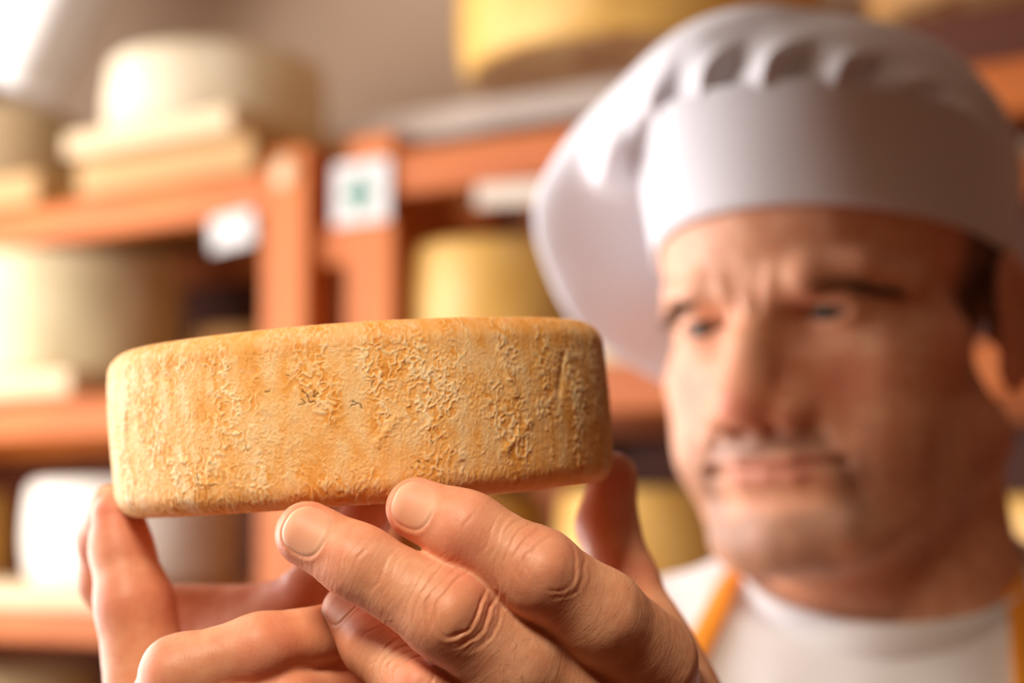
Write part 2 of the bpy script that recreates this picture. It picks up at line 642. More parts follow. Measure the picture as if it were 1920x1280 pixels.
def sd_hand_l(p):
    pal = smin(sd_cone(p, P(1190, 1290, 487), P(1318, 1520, 535), 0.0145, 0.021), sd_cone(p, P(1090, 1380, 474), P(1330, 1560, 540), 0.016, 0.021), 0.012)
    pal = smin(pal, sd_cone(p, P(1040, 1470, 472), P(1300, 1600, 545), 0.0145, 0.02), 0.012)
    pal = smin(pal, sd_cone(p, P(1205, 1310, 520), P(1325, 1540, 545), 0.0135, 0.02), 0.012)
    pal = smin(pal, sd_cone(p, P(1310, 1540, 540), L_WRIST, 0.025, 0.027), 0.016)
    d = None
    for f, k in ((L_IDX, .012), (L_MID, .012), (L_RNG, .010), (L_PNK, .010), (L_THB, .014)):
        e = smin(pal, f.sd(p), k)
        d = e if d is None else smin(d, e, 0.014 if f is L_THB else 0.0022)
    web = sd_cone(p, P(1190, 1190, 500), P(1215, 1210, 530), 0.008, 0.009)
    return smin(d, web, 0.012)


def sd_hand_r(p):
    pal = smin(sd_cone(p, P(320, 1290, 566), P(420, 1560, 590), 0.015, 0.021), sd_cone(p, P(300, 1400, 535), P(430, 1580, 585), 0.015, 0.021), 0.014)
    pal = smin(pal, sd_cone(p, P(310, 1470, 510), P(450, 1600, 580), 0.014, 0.02), 0.014)
    pal = smin(pal, sd_cone(p, P(490, 1270, 556), P(470, 1560, 588), 0.017, 0.023), 0.016)
    pal = smin(pal, sd_cone(p, P(440, 1560, 588), R_WRIST, 0.026, 0.027), 0.016)
    pal = smin(pal, sd_cone(p, P(350, 1185, 566), P(520, 1185, 560), 0.0125, 0.0125), 0.012)
    d = None
    for f, k in ((R_IDX, .012), (R_MID, .011), (R_RNG, .008), (R_PNK, .008), (R_THB, .014)):
        e = smin(pal, f.sd(p), k)
        d = e if d is None else smin(d, e, 0.010 if f is R_THB else 0.0025)
    return d


# ------------------------------------------------------------------ finger detail (millimetres of relief)
CAMV = -C_FWD


def frame_at(F, i, n_hint):
    """axis (towards the tip), across and dorsal directions of bone i of a finger"""
    a = F.J[i] - F.J[i + 1]; a = a / np.linalg.norm(a)
    n = n_hint - a * (n_hint @ a); n = n / np.linalg.norm(n)
    return a, np.cross(n, a), n


class Nail:
    def __init__(self, F, px, py, hint, L=5.9, W=6.1, ang=0.0):
        self.F = F
        a, b, n = frame_at(F, 0, np.asarray(hint, float))
        c, s = math.cos(ang), math.sin(ang)
        self.a, self.b, self.n = a * c + b * s, b * c - a * s, n
        self.L, self.W = L, W
        if px is None:
            self.c = F.J[0] + self.a * 0.001
        else:
            dep = (F.J[0] - C_POS) @ C_FWD / MM
            o = P(px, py, dep - 8)
            self.c = o - n * ((o - F.J[0]) @ n)    # drop to the axis plane along the dorsal direction

    def uv(self, p):
        q = (p - self.c) / MM
        return q @ self.a, q @ self.b, q @ self.n

    def rho(self, u, v):
        # rounded outline, squarer at the tip
        return (np.abs(u / self.L) ** 2.6 + np.abs(v / self.W) ** 2.6) ** (1 / 2.6)

    def relief(self, p, u, v, w):
        r = self.rho(u, v)
        on = (w > 0) & (r < 2.5)
        wall = np.exp(-((r - 1.14) / 0.09) ** 2) * 0.10 * np.where(u > 0.55 * self.L, 0.2, 1)
        bed = -smooth01(1.10, 0.97, r) * 0.30
        return np.where(on, wall + bed, 0)

    def mesh(self, sdf):
        nu, nv = 41, 41
        out = np.zeros((nu, nv, 3))
        g = np.linspace(-1, 1, nu)
        A, B = np.meshgrid(g, g, indexing='ij')
        # square grid to superellipse disc
        ang = np.arctan2(B, A); m = np.maximum(np.abs(A), np.abs(B))
        ca, sa = np.cos(ang), np.sin(ang)
        rr = (np.abs(ca) ** 2.6 + np.abs(sa) ** 2.6) ** (-1 / 2.6)
        U = m * rr * ca * self.L; Vv = m * rr * sa * self.W
        Q = self.c + U[..., None] * MM * self.a + Vv[..., None] * MM * self.b + self.n * 0.02
        Q = Q.reshape(-1, 3).astype(F32)
        for _ in range(12):
            d = sdf(Q)
            Q = (Q - self.n.astype(F32) * (np.clip(d, -0.004, 0.004) * 0.9)[:, None]).astype(F32)
        m_ = m.reshape(-1)
        lift = 0.02 - 0.34 * smooth01(0.86, 1.0, m_) - 0.1 * (Vv.reshape(-1) / self.W) ** 2
        Q = Q + self.n * (lift * MM)[:, None]
        return np_mesh('fingernail', Q, grid_faces(nu, nv)[:, ::-1]), (U.reshape(-1) / self.L)


UPL = C_UP * 0.25 + CAMV
NAILS = [
    Nail(L_IDX, 774, 944, CAMV + C_UP * 0.22 - C_RIGHT * 0.1, 6.3, 6.4, 0.0),
    Nail(L_MID, 572, 995, CAMV + C_UP * 0.12 - C_RIGHT * 0.1, 6.4, 6.4, 0.0),
    Nail(L_RNG, 622, 1128, CAMV * 0.75 - C_RIGHT * 0.62 + C_UP * 0.25, 6.0, 5.6, 0.0),
    Nail(L_THB, None, 885, C_RIGHT * 0.8 - CAMV * 0.5, 6.6, 6.8, 0.0),
    Nail(R_MID, None, 985, -C_RIGHT * 0.9 - CAMV * 0.25, 6.2, 5.6, 0.0),
    Nail(R_IDX, None, 960, -C_RIGHT * 0.7 - CAMV * 0.7, 5.6, 5.4, 0.0),
]


class Knuckle:
    """a knob with curved creases around it on the back of a finger joint"""
    def __init__(self, F, j, px, py, knob, r0, arcs, hint=None, kr=(1, 1)):
        self.a, self.b, self.n = frame_at(F, j - 1, CAMV if hint is None else hint)
        dep = (F.J[j] - C_POS) @ C_FWD / MM
        self.c = P(px, py, dep - 10); self.knob, self.r0, self.arcs, self.kr = knob, r0, arcs, kr

    def relief(self, p):
        q = (p - self.c) / MM
        u, v, w = q @ self.a, q @ self.b, q @ self.n
        wob = noise3(np.stack([u, v, 0 * u], 1) * 0.13) * 2.0 + noise3(np.stack([u, v, 0 * u + 5], 1) * 0.45) * 0.7
        mod = 0.55 + 0.9 * np.clip(0.5 + 1.2 * noise3(np.stack([u, v, 0 * u + 9], 1) * 0.22), 0, 1)
        r = np.hypot(u / self.kr[0], v / self.kr[1]) + wob
        on = smooth01(-14, -6, w) * smooth01(24, 14, np.abs(u)) * smooth01(13, 8, np.abs(v))
        h = self.knob * np.exp(-(r / self.r0) ** 2)
        th = np.arctan2(v, u)
        for (ra, wd, amp, th0, spread) in self.arcs:
            da = np.abs((th - th0 + math.pi) % (2 * math.pi) - math.pi)
            m = smooth01(spread, spread * 0.55, da)
            wd = wd * 0.8; amp = amp * 0.62
            g = (r - ra) / wd
            h = h + mod * m * (-amp * np.exp(-g * g) + 0.55 * amp * np.exp(-((r - ra - 1.6 * wd) / wd) ** 2))
        return h * on


PI = math.pi
KNUCKLES = [
    Knuckle(L_IDX, 2, 1036, 1060, 0.75, 5.2, [(6.2, .55, .26, PI, 1.5), (8.2, .5, .18, PI, 1.2), (6.8, .6, .30, 0, 1.2), (9.5, .5, .26, 0, 1.1), (12, .45, .22, 0, 1.0), (14.5, .4, .2, 0, .8)]),
    Knuckle(L_MID, 2, 862, 1136, 0.9, 4.6, [(5.8, .6, .75, PI - .3, 1.7), (8.6, .65, .55, PI, 1.4), (11.5, .6, .3, PI, 1.0), (6.2, .6, .45, 0, 1.4), (8.8, .5, .34, 0, 1.2), (11.6, .45, .28, 0, 1.0), (14.2, .4, .24, 0, .9)], kr=(0.85, 1.35)),
    Knuckle(L_RNG, 2, 770, 1268, 0.6, 4.6, [(5.6, .5, .4, 0, 1.5), (7.8, .45, .34, 0, 1.3), (10, .45, .3, 0, 1.1), (12.4, .4, .26, 0, 1.0), (6, .5, .4, PI, 1.4), (8.4, .5, .3, PI, 1.2)]),
    Knuckle(L_IDX, 1, 890, 985, 0.25, 5.5, [(2.2, .45, .2, 0, 1.3), (4.6, .42, .2, PI, 1.2), (6.6, .4, .17, PI, 1.0), (4.8, .4, .13, 0, 1.0)], kr=(1, 2.2)),
    Knuckle(L_MID, 1, 690, 1050, 0.25, 5.5, [(2.4, .5, .26, 0, 1.3), (4.8, .45, .26, PI, 1.2), (7.0, .4, .2, PI, 1.0), (5.0, .4, .16, 0, 1.0)], kr=(1, 2.2)),
    Knuckle(L_RNG, 1, 700, 1195, 0.2, 5.0, [(2.4, .45, .22, 0, 1.3), (4.8, .42, .2, PI, 1.2)], kr=(1, 2.2)),
]
FINGERS_L = [L_IDX, L_MID, L_RNG, L_PNK, L_THB]
FINGERS_R = [R_IDX, R_MID, R_RNG, R_PNK, R_THB]


def hand_detail(V, N, fingers):
    """relief in mm, along/across coordinates in mm and redness for hand vertices"""
    h = np.zeros(len(V)); red = np.zeros(len(V)); nailm = np.zeros(len(V))
    uv = np.zeros((len(V), 3))
    best = np.full(len(V), 9.0)
    for i, f in enumerate(fingers):
        u, d = finger_u(f, V.astype(F32))
        dd = d - np.interp(u, np.concatenate([[0], np.cumsum(np.linalg.norm(np.diff(f.J, axis=0), axis=1))]), f.r)
        m = dd < best
        best[m] = dd[m]
        j = f.J[0]
        ax = (f.J[0] - f.J[-1]); ax /= np.linalg.norm(ax)
        bx = np.cross(CAMV, ax); bx /= np.linalg.norm(bx)
        uv[m] = np.stack([u[m] / MM, (V[m] - j) @ bx / MM, np.full(m.sum(), i * 37.0)], 1)
        # softer red over tips and joints
        cum = np.concatenate([[0], np.cumsum(np.linalg.norm(np.diff(f.J, axis=0), axis=1))])
        rr = 0.65 * np.exp(-((u - 0.0) / 0.012) ** 2)
        for c in cum[1:3]: rr = np.maximum(rr, 0.55 * np.exp(-((u - c) / 0.009) ** 2))
        red = np.where(m, rr, red)
        if i < 2 and fingers is FINGERS_L: pass
    q = V / MM
    for k in KNUCKLES:
        near = np.linalg.norm(V - k.c, axis=1) < 0.035
        if near.any(): h[near] += k.relief(V[near])
    facing = N @ CAMV
    # fine lines across the fingers
    wob = noise3(q * 0.12) * 2.2
    lines = noise3(np.stack([(uv[:, 0] + wob) * 0.95, uv[:, 1] * 0.10, uv[:, 2]], 1))
    amp = 0.045 + 0.07 * smooth01(-0.1, 0.35, noise3(np.stack([uv[:, 0] * 0.11, uv[:, 1] * 0.07, uv[:, 2]], 1)))
    h += lines * amp * smooth01(3, 8, uv[:, 0])
    h += noise3(q * 0.11 + 7) * 0.35 + noise3(q * 0.3 + 17) * 0.10
    for nl in NAILS:
        near = np.linalg.norm(V - nl.c, axis=1) < 0.02
        if near.any():
            u, v, w = nl.uv(V[near])
            r = nl.rho(u, v)
            flat = smooth01(1.0, 1.3, r) * 0.85 + 0.15
            h[near] = np.where(w > 0, h[near] * flat, h[near]) + nl.relief(V[near], u, v, w)
    return h, uv, np.clip(red + 0.35 * np.clip(noise3(q * 0.07 + 3) * 1.6, -0.5, 1), 0, 1), facing

# ------------------------------------------------------------------ head (its own frame in mm: x to his left, y forward, z up, eyes at z = 0)
YAW, ROLL, NOD = math.radians(37), math.radians(2.5), math.radians(-6)
_f = np.array([-math.sin(YAW) * math.cos(NOD), -math.cos(YAW) * math.cos(NOD), math.sin(NOD)])
_u0 = np.array([0, 0, 1.0]); _u0 = _u0 - _f * (_u0 @ _f); _u0 /= np.linalg.norm(_u0)
_l0 = np.cross(_u0, _f)
_up = _u0 * math.cos(ROLL) - _l0 * math.sin(ROLL)
_lf = _l0 * math.cos(ROLL) + _u0 * math.sin(ROLL)
H_AX = np.stack([_lf, _f, _up])                 # rows: world directions of the head axes
H_O = P(1434, 600, 800) - 0.078 * _f


def head_w(q):
    return H_O + (np.asarray(q) * MM) @ H_AX


def head_l(p):
    return ((p - H_O) @ H_AX.T) / MM


HW = 1.12                                       # broad face
EYE = np.array([29.5, 68.0, 0.0])
MIR = np.array([-1, 1, 1])


def eye_slit(q, sgn):
    """negative inside the opening between the lids"""
    e = q - EYE * np.array([sgn, 1, 1])
    x = e[:, 0] * sgn                         # outwards
    y = np.maximum(e[:, 1], 1)
    el = np.degrees(np.arctan2(e[:, 2], y)); az = np.degrees(np.arctan2(x, y))
    t = np.clip((az + 2) / 50, -1, 1)
    w = np.sqrt(np.maximum(1 - t * t, 0))
    up = 0 + 14 * w - 5 * t; lo = 0 - 16 * w - 4 * t
    d = np.maximum(el - up, lo - el)
    d = np.maximum(d, np.abs(az + 2) - 50)
    d = np.where(e[:, 1] < 2, 30, d)
    return d * 0.23


def sd_head(q):
    return sd_head0(q / np.array([HW, 1, 1], F32))


def sd_head0(q):
    x = q.copy(); sx = np.abs(q[:, 0]); x[:, 0] = sx
    d = sd_ell(q, (0, -2, 38), (75, 96, 80))
    d = smin(d, sd_ell(q, (0, 36, -34), (62, 56, 82)), 18)
    d = smin(d, sd_cone(x, (56, 4, -64), (27, 66, -101), 18, 15), 18)
    d = smin(d, sd_cone(q, (-16, 74, -103), (16, 74, -103), 16, 16), 14)
    d = smin(d, sd_cone(x, (44, 58, -26), (60, 32, -18), 15, 12), 14)
    d = smin(d, sd_ell(x, (34, 58, -58), (24, 24, 27)), 14)
    # sockets, then brow, lids
    d = smax(d, -sd_ell(x, (28.5, 92, -3), (16, 15, 11)), 9)
    d = smin(d, sd_chain(x, [(7, 84, 15), (24, 84, 17), (42, 72, 18), (54, 54, 10)], [9, 9, 8, 7.5], 4), 7)
    # nose
    nose = sd_chain(q, [(0, 83, 8), (0, 94, -14), (0, 106, -37)], [7.8, 9.8, 12.5], 6)
    nose = smin(nose, sd_ell(x, (14, 95, -43), (9.5, 12, 9)), 6)
    nose = smin(nose, sd_cone(q, (0, 106, -40), (0, 94, -49), 6, 5), 5)
    d = smin(d, nose, 7)
    d = smax(d, -sd_ell(x, (7.5, 99, -51), (3.6, 6.5, 5)), 3)
    # muzzle, lips, chin
    d = smin(d, sd_ell(q, (0, 66, -68), (34, 28, 27)), 10)
    lipu = sd_chain(x, [(0, 93.5, -66), (12, 92, -66), (27, 82, -69)], [2.6, 2.5, 1.8], 3)
    lipl = sd_chain(x, [(0, 92.0, -73), (12, 90.5, -72.5), (26, 82, -70)], [3.1, 2.9, 1.8], 3)
    d = smin(d, np.minimum(lipu, lipl), 3.5)
    d = smax(d, -sd_chain(x, [(0, 96.2, -69.2), (13, 93.6, -69.2), (31, 82.5, -68)], [1.9, 1.9, 2.2], 2), 2.4)
    d = smax(d, -sd_ell(q, (0, 103, -87), (20, 9, 5)), 8)
    d = smin(d, sd_ell(q, (0, 78, -103), (20, 17, 15)), 10)
    # eyelids over the eyeball
    e = x - EYE
    lid = np.sqrt((e ** 2).sum(1)) - 14.2
    d = smin(d, lid, 4.5)
    d = smax(d, -np.maximum(eye_slit(x, 1), np.sqrt((e ** 2).sum(1)) - 19), 0.8)
    # neck
    neck = sd_cone(q, (0, -8, -60), (0, -32, -190), 60, 61)
    d = smin(d, neck, 22)
    d = smin(d, sd_cone(q, (0, 52, -95), (0, 12, -125), 18, 20), 28)
    # ears
    th = math.radians(14)
    Re = np.array([[0.985, 0.17, 0], [-0.17, 0.985, 0], [0, 0, 1.0]]).T.astype(F32)
    ear = sd_ell(x, (78, -10, -9), (5.5, 18, 32), Re)
    ear = smax(ear, -sd_ell(x, (87, -4, -7), (7, 11, 20), Re), 3)
    ear = smin(ear, sd_ell(x, (74.5, -7, -35), (4.5, 8, 10)), 5)
    ear = smin(ear, sd_cone(x, (73, 3, -17), (74, 4, -9), 4, 3.5), 4)
    d = smin(d, ear, 5)
    return d


def head_relief(q):
    """creases of the face in mm"""
    h = np.zeros(len(q))
    def crease(pts, w, amp, mirror=True):
        nonlocal h
        x = q.copy()
        if mirror: x[:, 0] = np.abs(x[:, 0])
        dd = np.full(len(q), 99.0)
        for a, b in zip(pts[:-1], pts[1:]):
            a = np.array(a, float); b = np.array(b, float); ba = b - a
            t = np.clip((x - a) @ ba / (ba @ ba), 0, 1)
            dd = np.minimum(dd, np.linalg.norm(x - a - t[:, None] * ba, axis=1))
        h += amp * np.exp(-(dd / w) ** 2)
    crease([(17, 96, -36), (25, 90, -50), (34, 82, -66), (37, 76, -80)], 3.2, -1.6)
    crease([(24, 92, -42), (33, 86, -54)], 5, 1.2)
    crease([(5, 94, 4), (7, 96, 16), (12, 95, 30)], 2.0, -1.5)
    crease([(11, 95, 8), (14, 95, 24)], 3.2, 1.3)
    crease([(0, 96, 8), (0, 96, 30)], 3.0, 1.0, False)
    crease([(18, 84, -12), (30, 82, -17), (44, 72, -15)], 2.2, -0.9)
    crease([(22, 83, 9), (34, 82, 10), (46, 72, 6)], 1.6, -0.8)
    crease([(52, 66, -1), (64, 50, -8)], 1.8, -0.7)
    crease([(52, 66, 4), (63, 52, 4)], 1.8, -0.6)
    crease([(-30, 90, 42), (0, 97, 46), (30, 90, 42)], 2.4, -0.6, False)
    crease([(0, 100, -54), (0, 97, -62)], 2.4, -0.9, False)
    h += noise3(q * 0.06) * 0.7
    return h


def build_body(parent):
    parts_V, parts_F, A = [], [], {'red': [], 'beard': [], 'hair': [], 'lip': [], 'suv': []}
    n = 0

    def add(V, Fq, **kw):
        nonlocal n
        parts_V.append(V); parts_F.append(Fq + n); n += len(V)
        for k in A:
            A[k].append(kw.get(k, np.zeros((len(V), 3)) if k == 'suv' else np.zeros(len(V))))

    # hands, fine
    for sdf, fingers, h, sub in ((sd_hand_l, FINGERS_L, 0.0009, True), (sd_hand_r, FINGERS_R, 0.0011, False)):
        J = np.concatenate([f.J for f in fingers] + [[L_WRIST if sub else R_WRIST]])
        lo, hi = J.min(0) - 0.018, J.max(0) + 0.018
        wz = (L_WRIST if sub else R_WRIST)[2]
        lo[2] = wz + 0.004
        V, Fq = surface_nets(sdf, lo, hi, h)
        keep = (V[:, 2] > lo[2] + 2 * h)
        if sub:
            V, Fq = subdivide(V, Fq)
        V, N = project(sdf, V, 0.0003)
        rel, uv, red, facing = hand_detail(V, N, fingers)
        V = V + N * (rel * MM)[:, None]
        # the flesh gives way where it presses on the cheese
        for _ in range(2):
            d = sd_cheese(V.astype(F32))
            g = sd_grad(sd_cheese, V.astype(F32), 0.0004)
            V = V + g * np.clip(0.0003 - d, 0, 0.02)[:, None] * (d < 0.0003)[:, None]
        add(V, Fq, red=red, suv=uv)
    # head and neck
    V, Fq = surface_nets(sd_head, (-96, -106, -172), (96, 122, 124), 1.5)
    V, N = project(sd_head, V, 0.5)
    V = V + N * head_relief(V)[:, None]
    x, y, z = np.abs(V[:, 0]), V[:, 1], V[:, 2]
    nz = noise3(V * 0.15)
    must = np.exp(-((z + 58) / 8.5) ** 2) * smooth01(40, 24, x) * smooth01(70, 82, y)
    goat = smooth01(-84, -94, z) * smooth01(-128, -112, z) * smooth01(34, 20, x) * smooth01(55, 70, y)
    side = np.exp(-((x - 35) / 8) ** 2) * smooth01(-60, -70, z) * smooth01(-115, -100, z) * smooth01(60, 74, y)
    jaw = smooth01(-40, -75, z) * smooth01(-150, -120, z) * smooth01(-5, 25, y) * 0.35 * smooth01(20, 45, x)
    beard = np.clip(0.72 * must + 0.65 * goat + 0.55 * side + jaw + 0.25 * nz * (z < -50), 0, 1) * smooth01(104, 99, y)
    hair = smooth01(38, 18, y + 0.15 * z) * smooth01(-30, -8, z + 0.2 * x * 0) * (x < 86) * smooth01(52, 64, x)
    hair = np.maximum(hair, smooth01(-30, -45, y) * smooth01(-90, -70, z))
    lip = np.maximum(np.exp(-((z + 66.5) / 2.2) ** 2), np.exp(-((z + 72.5) / 3.0) ** 2)) * smooth01(27, 20, x) * smooth01(82, 86, y)
    red = np.exp(-(((x) / 15) ** 2 + ((z + 38) / 13) ** 2)) * (y > 80) * 0.9 + 0.7 * np.exp(-(((x - 40) / 15) ** 2 + ((z + 32) / 14) ** 2)) * (y > 30) + 0.5 * (x > 72)
    red = np.clip(red + 0.3 * nz, 0, 1)
    suv = np.stack([V[:, 2], V[:, 0], np.full(len(V), 500.0)], 1)
    add(head_w(V).astype(F32), Fq[:, ::-1], red=red, beard=beard * (1 - lip), hair=hair, lip=lip, suv=suv)
    # the rest of the body, under the clothes
    lo, hi = body_box
    V, Fq = surface_nets(sd_body, lo, hi, 0.012)
    V, N = project(sd_body, V, 0.003)
    add(V, Fq)
    V = np.concatenate(parts_V); Fq = np.concatenate(parts_F)
    me = np_mesh('body', V - np.array(parent.location, F32), Fq)
    for k in A: attr(me, k, np.concatenate(A[k]))
    return link('body', me, skin_material(), parent)


def skin_material():
    t = NT('skin')
    o = t.obj()
    suv = t.attr('suv').outputs['Vector']
    n1 = t.noise(o, 130, 4, 0.6)
    n2 = t.noise(o, 34, 3)
    c = t.ramp(n1.outputs[0], [(0.3, (0.71, 0.305, 0.165)), (0.7, (0.84, 0.455, 0.28))])
    c = t.mix(t.math('MULTIPLY', t.attr('red').outputs['Fac'], 0.72), c, (0.74, 0.22, 0.14))
    c = t.mix(t.math('MULTIPLY', t.ramp(n2.outputs[0], [(0.5, (0, 0, 0)), (0.75, (1, 1, 1))]), 0.3), c, (0.76, 0.36, 0.18))
    c = t.mix(t.math('MULTIPLY', t.attr('beard').outputs['Fac'], 0.85), c, (0.15, 0.078, 0.046))
    c = t.mix(t.math('MULTIPLY', t.attr('lip').outputs['Fac'], 0.8), c, (0.52, 0.16, 0.11))
    c = t.mix(t.math('MULTIPLY', t.attr('hair').outputs['Fac'], 0.85), c, (0.045, 0.025, 0.016))
    t.set(color=c, rough=0.47, spec=0.38, sss=0.35, scale=0.0035, radius=(1.0, 0.33, 0.16))
    v = t.scale(suv, (1.3, 0.16, 1))
    lines = t.noise(v, 1.0, 3, 0.6, 0.4)
    cells = t.n('ShaderNodeTexVoronoi')
    cells.inputs['Scale'].default_value = 1500
    t.l(o, cells.inputs['Vector'])
    hh = t.math('ADD', t.math('MULTIPLY', lines.outputs[0], 1.0), t.math('MULTIPLY', cells.outputs['Distance'], 0.35))
    t.bump(hh, 0.4, 0.00022)
    return t.m


# ------------------------------------------------------------------ torso, arms, legs (world metres)
NB = head_w((0, -26, -140))
B_YAW = math.radians(8)
_bx = np.array([math.cos(B_YAW), -math.sin(B_YAW), 0]); _by = np.array([math.sin(B_YAW), math.cos(B_YAW), 0])


def bp(x, y, z):
    """point beside the neck base: x to his left, y backwards, z up (metres)"""
    return NB + _bx * x + _by * y + np.array([0, 0, z])


SH_R, SH_L = bp(-0.185, 0.02, -0.085), bp(0.185, 0.02, -0.085)
EL_R, EL_L = np.array([-0.16, 0.74, 1.14]), np.array([0.25, 0.68, 1.15])
HIP = bp(0, 0.03, -0.60)
FOOT_Z = 0.0
R_B = np.stack([_bx, _by, [0, 0, 1]], 1).astype(F32)


def sd_torso(p):
    d = sd_ell(p, bp(0, 0.025, -0.26), (0.172, 0.115, 0.26), R_B)
    d = smin(d, sd_ell(p, bp(0, 0.02, -0.52), (0.165, 0.12, 0.18), R_B), 0.08)
    d = smin(d, sd_ell(p, bp(0, 0.0, -0.14), (0.125, 0.090, 0.11), R_B), 0.05)
    for s in (SH_R, SH_L):
        d = smin(d, sd_cone(p, bp(0, 0.025, -0.045), s, 0.058, 0.056), 0.05)
        d = smin(d, sd_cone(p, bp(0, 0.0, -0.17), s + np.array([0, 0, -0.05]), 0.085, 0.06), 0.05)
    return d


def sd_body(p):
    d = sd_torso(p)
    d = smin(d, sd_cone(p, head_w((0, -22, -150)), NB - np.array([0, 0, 0.06]), 0.060, 0.064), 0.03)
    for s, e, w in ((SH_R, EL_R, R_WRIST), (SH_L, EL_L, L_WRIST)):
        d = smin(d, sd_cone(p, s, e, 0.052, 0.042), 0.03)
        d = smin(d, sd_chain(p, [e, e + (w - e) * 0.35, w, w + (w - e) * 0.06], [0.040, 0.043, 0.0285, 0.026], 0.02), 0.015)
    for s in (-1, 1):
        hip = bp(0.085 * s, 0.03, -0.62); kn = bp(0.10 * s, 0.02, -0.62); kn[2] = 0.47
        an = kn.copy() + np.array([0, 0.03, 0]); an[2] = 0.085
        toe = an - _by * 0.15; toe[2] = 0.035
        d = smin(d, sd_chain(p, [hip, kn, an], [0.085, 0.058, 0.040], 0.03), 0.04)
        d = smin(d, sd_cone(p, an - np.array([0, 0, .04]), toe, 0.042, 0.032), 0.02)
    return d


body_box = (np.array([-0.30, 0.50, 0.0]), np.array([0.50, 1.12, 1.52]))


def sd_shirt(p):
    d = sd_torso(p) - 0.015
    for s, e in ((SH_R, EL_R), (SH_L, EL_L)):
        m = s + (e - s) * 0.62
        arm = sd_cone(p, s, m, 0.064, 0.062)
        ax = (e - s) / np.linalg.norm(e - s)
        arm = np.maximum(arm, (p - m.astype(F32)) @ ax.astype(F32))
        d = smin(d, arm, 0.03)
    d = smax(d, (NB[2] - 0.56) - p[:, 2], 0.01)
    # open neck: a sloping cut, lower at the front
    q = p - COLLAR_C.astype(F32)
    d = smax(d, q @ COLLAR_N.astype(F32) - 0.001, 0.006)
    return d


COLLAR_C = P(1655, 1062, 872)
_ct = math.radians(24)
COLLAR_N = -_by * math.sin(_ct) + np.array([0, 0, math.cos(_ct)])
COLLAR_Y = _by * math.cos(_ct) + np.array([0, 0, math.sin(_ct)])


def shirt_relief(V, N):
    q = V / MM
    h = noise3(q * np.array([0.030, 0.030, 0.010]) + 4) * 6 + noise3(q * np.array([0.05, 0.05, 0.02]) + 40) * 2.5
    return h * MM * smooth01(0.02, 0.08, np.linalg.norm(V - COLLAR_C, axis=1) - 0.05)


def on_surface(sdf, px, py, d0, steps=60):
    """march the viewing ray from depth d0 (mm) to a surface"""
    o = P(px, py, d0); r = o - C_POS; r /= np.linalg.norm(r)
    for _ in range(steps):
        d = float(sdf(np.array([o], F32))[0])
        o = o + r * d * 0.9
    return o


def ribbon(name, pts, width, thick, mat, parent, sdf, lift):
    """flat band lying on a surface"""
    pts = np.array(pts)
    # resample
    seg = np.linalg.norm(np.diff(pts, axis=0), axis=1); cum = np.concatenate([[0], np.cumsum(seg)])
    t = np.linspace(0, cum[-1], 60)
    C = np.stack([np.interp(t, cum, pts[:, i]) for i in range(3)], 1)
    for _ in range(6): C[1:-1] = (C[:-2] + 2 * C[1:-1] + C[2:]) / 4
    T = np.gradient(C, axis=0); T /= np.linalg.norm(T, axis=1, keepdims=True)
    N = sd_grad(sdf, C.astype(F32), 0.004)
    B = np.cross(T, N); B /= np.linalg.norm(B, axis=1, keepdims=True)
    sec = [(-1, 0), (-0.96, 1), (-.5, 1.15), (0, 1.2), (.5, 1.15), (0.96, 1), (1, 0), (0, -0.2)]
    rows = []
    for a, b in sec:
        Q = C + B * (a * width / 2)
        d = sdf(Q.astype(F32))
        Q = Q - N * d[:, None]
        rows.append(Q + N * (lift + b * thick))
    V = np.stack(rows, 1).reshape(-1, 3)
    ns = len(sec)
    Fq = []
    for i in range(len(C) - 1):
        for j in range(ns):
            k = (j + 1) % ns
            Fq.append((i * ns + j, i * ns + k, (i + 1) * ns + k, (i + 1) * ns + j))
    return link(name, np_mesh(name, V - np.array(parent.location), np.array(Fq)), mat, parent)


# ------------------------------------------------------------------ toque
def hat_ring(z0, grow, n, tilt=15.0, rx=85.0, ry=98.0, off=0.0):
    """ring around the head in head mm; angle 0 = forehead, positive towards his left"""
    th = np.linspace(0, 2 * PI, n, endpoint=False)
    x = (rx + grow) * np.sin(th); y = (ry + grow) * np.cos(th) - 3
    z = z0 + math.tan(math.radians(tilt)) * (y - 92) + off
    return np.stack([x, y, z], 1), th


def closed_spline(ctrl, th):
    """periodic Catmull-Rom through (angle, point) controls"""
    a = np.array([c[0] for c in ctrl]); Q = np.array([c[1] for c in ctrl])
    o = np.argsort(a); a = a[o]; Q = Q[o]
    n = len(a)
    A = np.concatenate([a - 2 * PI, a, a + 2 * PI]); QQ = np.concatenate([Q, Q, Q])
    out = np.zeros((len(th), Q.shape[1]))
    for m, t in enumerate(th):
        i = int(np.searchsorted(A, t, side='right')) - 1
        u = (t - A[i]) / (A[i + 1] - A[i])
        p0, p1, p2, p3 = QQ[i - 1], QQ[i], QQ[i + 1], QQ[i + 2]
        out[m] = 0.5 * ((2 * p1) + (-p0 + p2) * u + (2 * p0 - 5 * p1 + 4 * p2 - p3) * u * u + (-p0 + 3 * p1 - 3 * p2 + p3) * u ** 3)
    return out


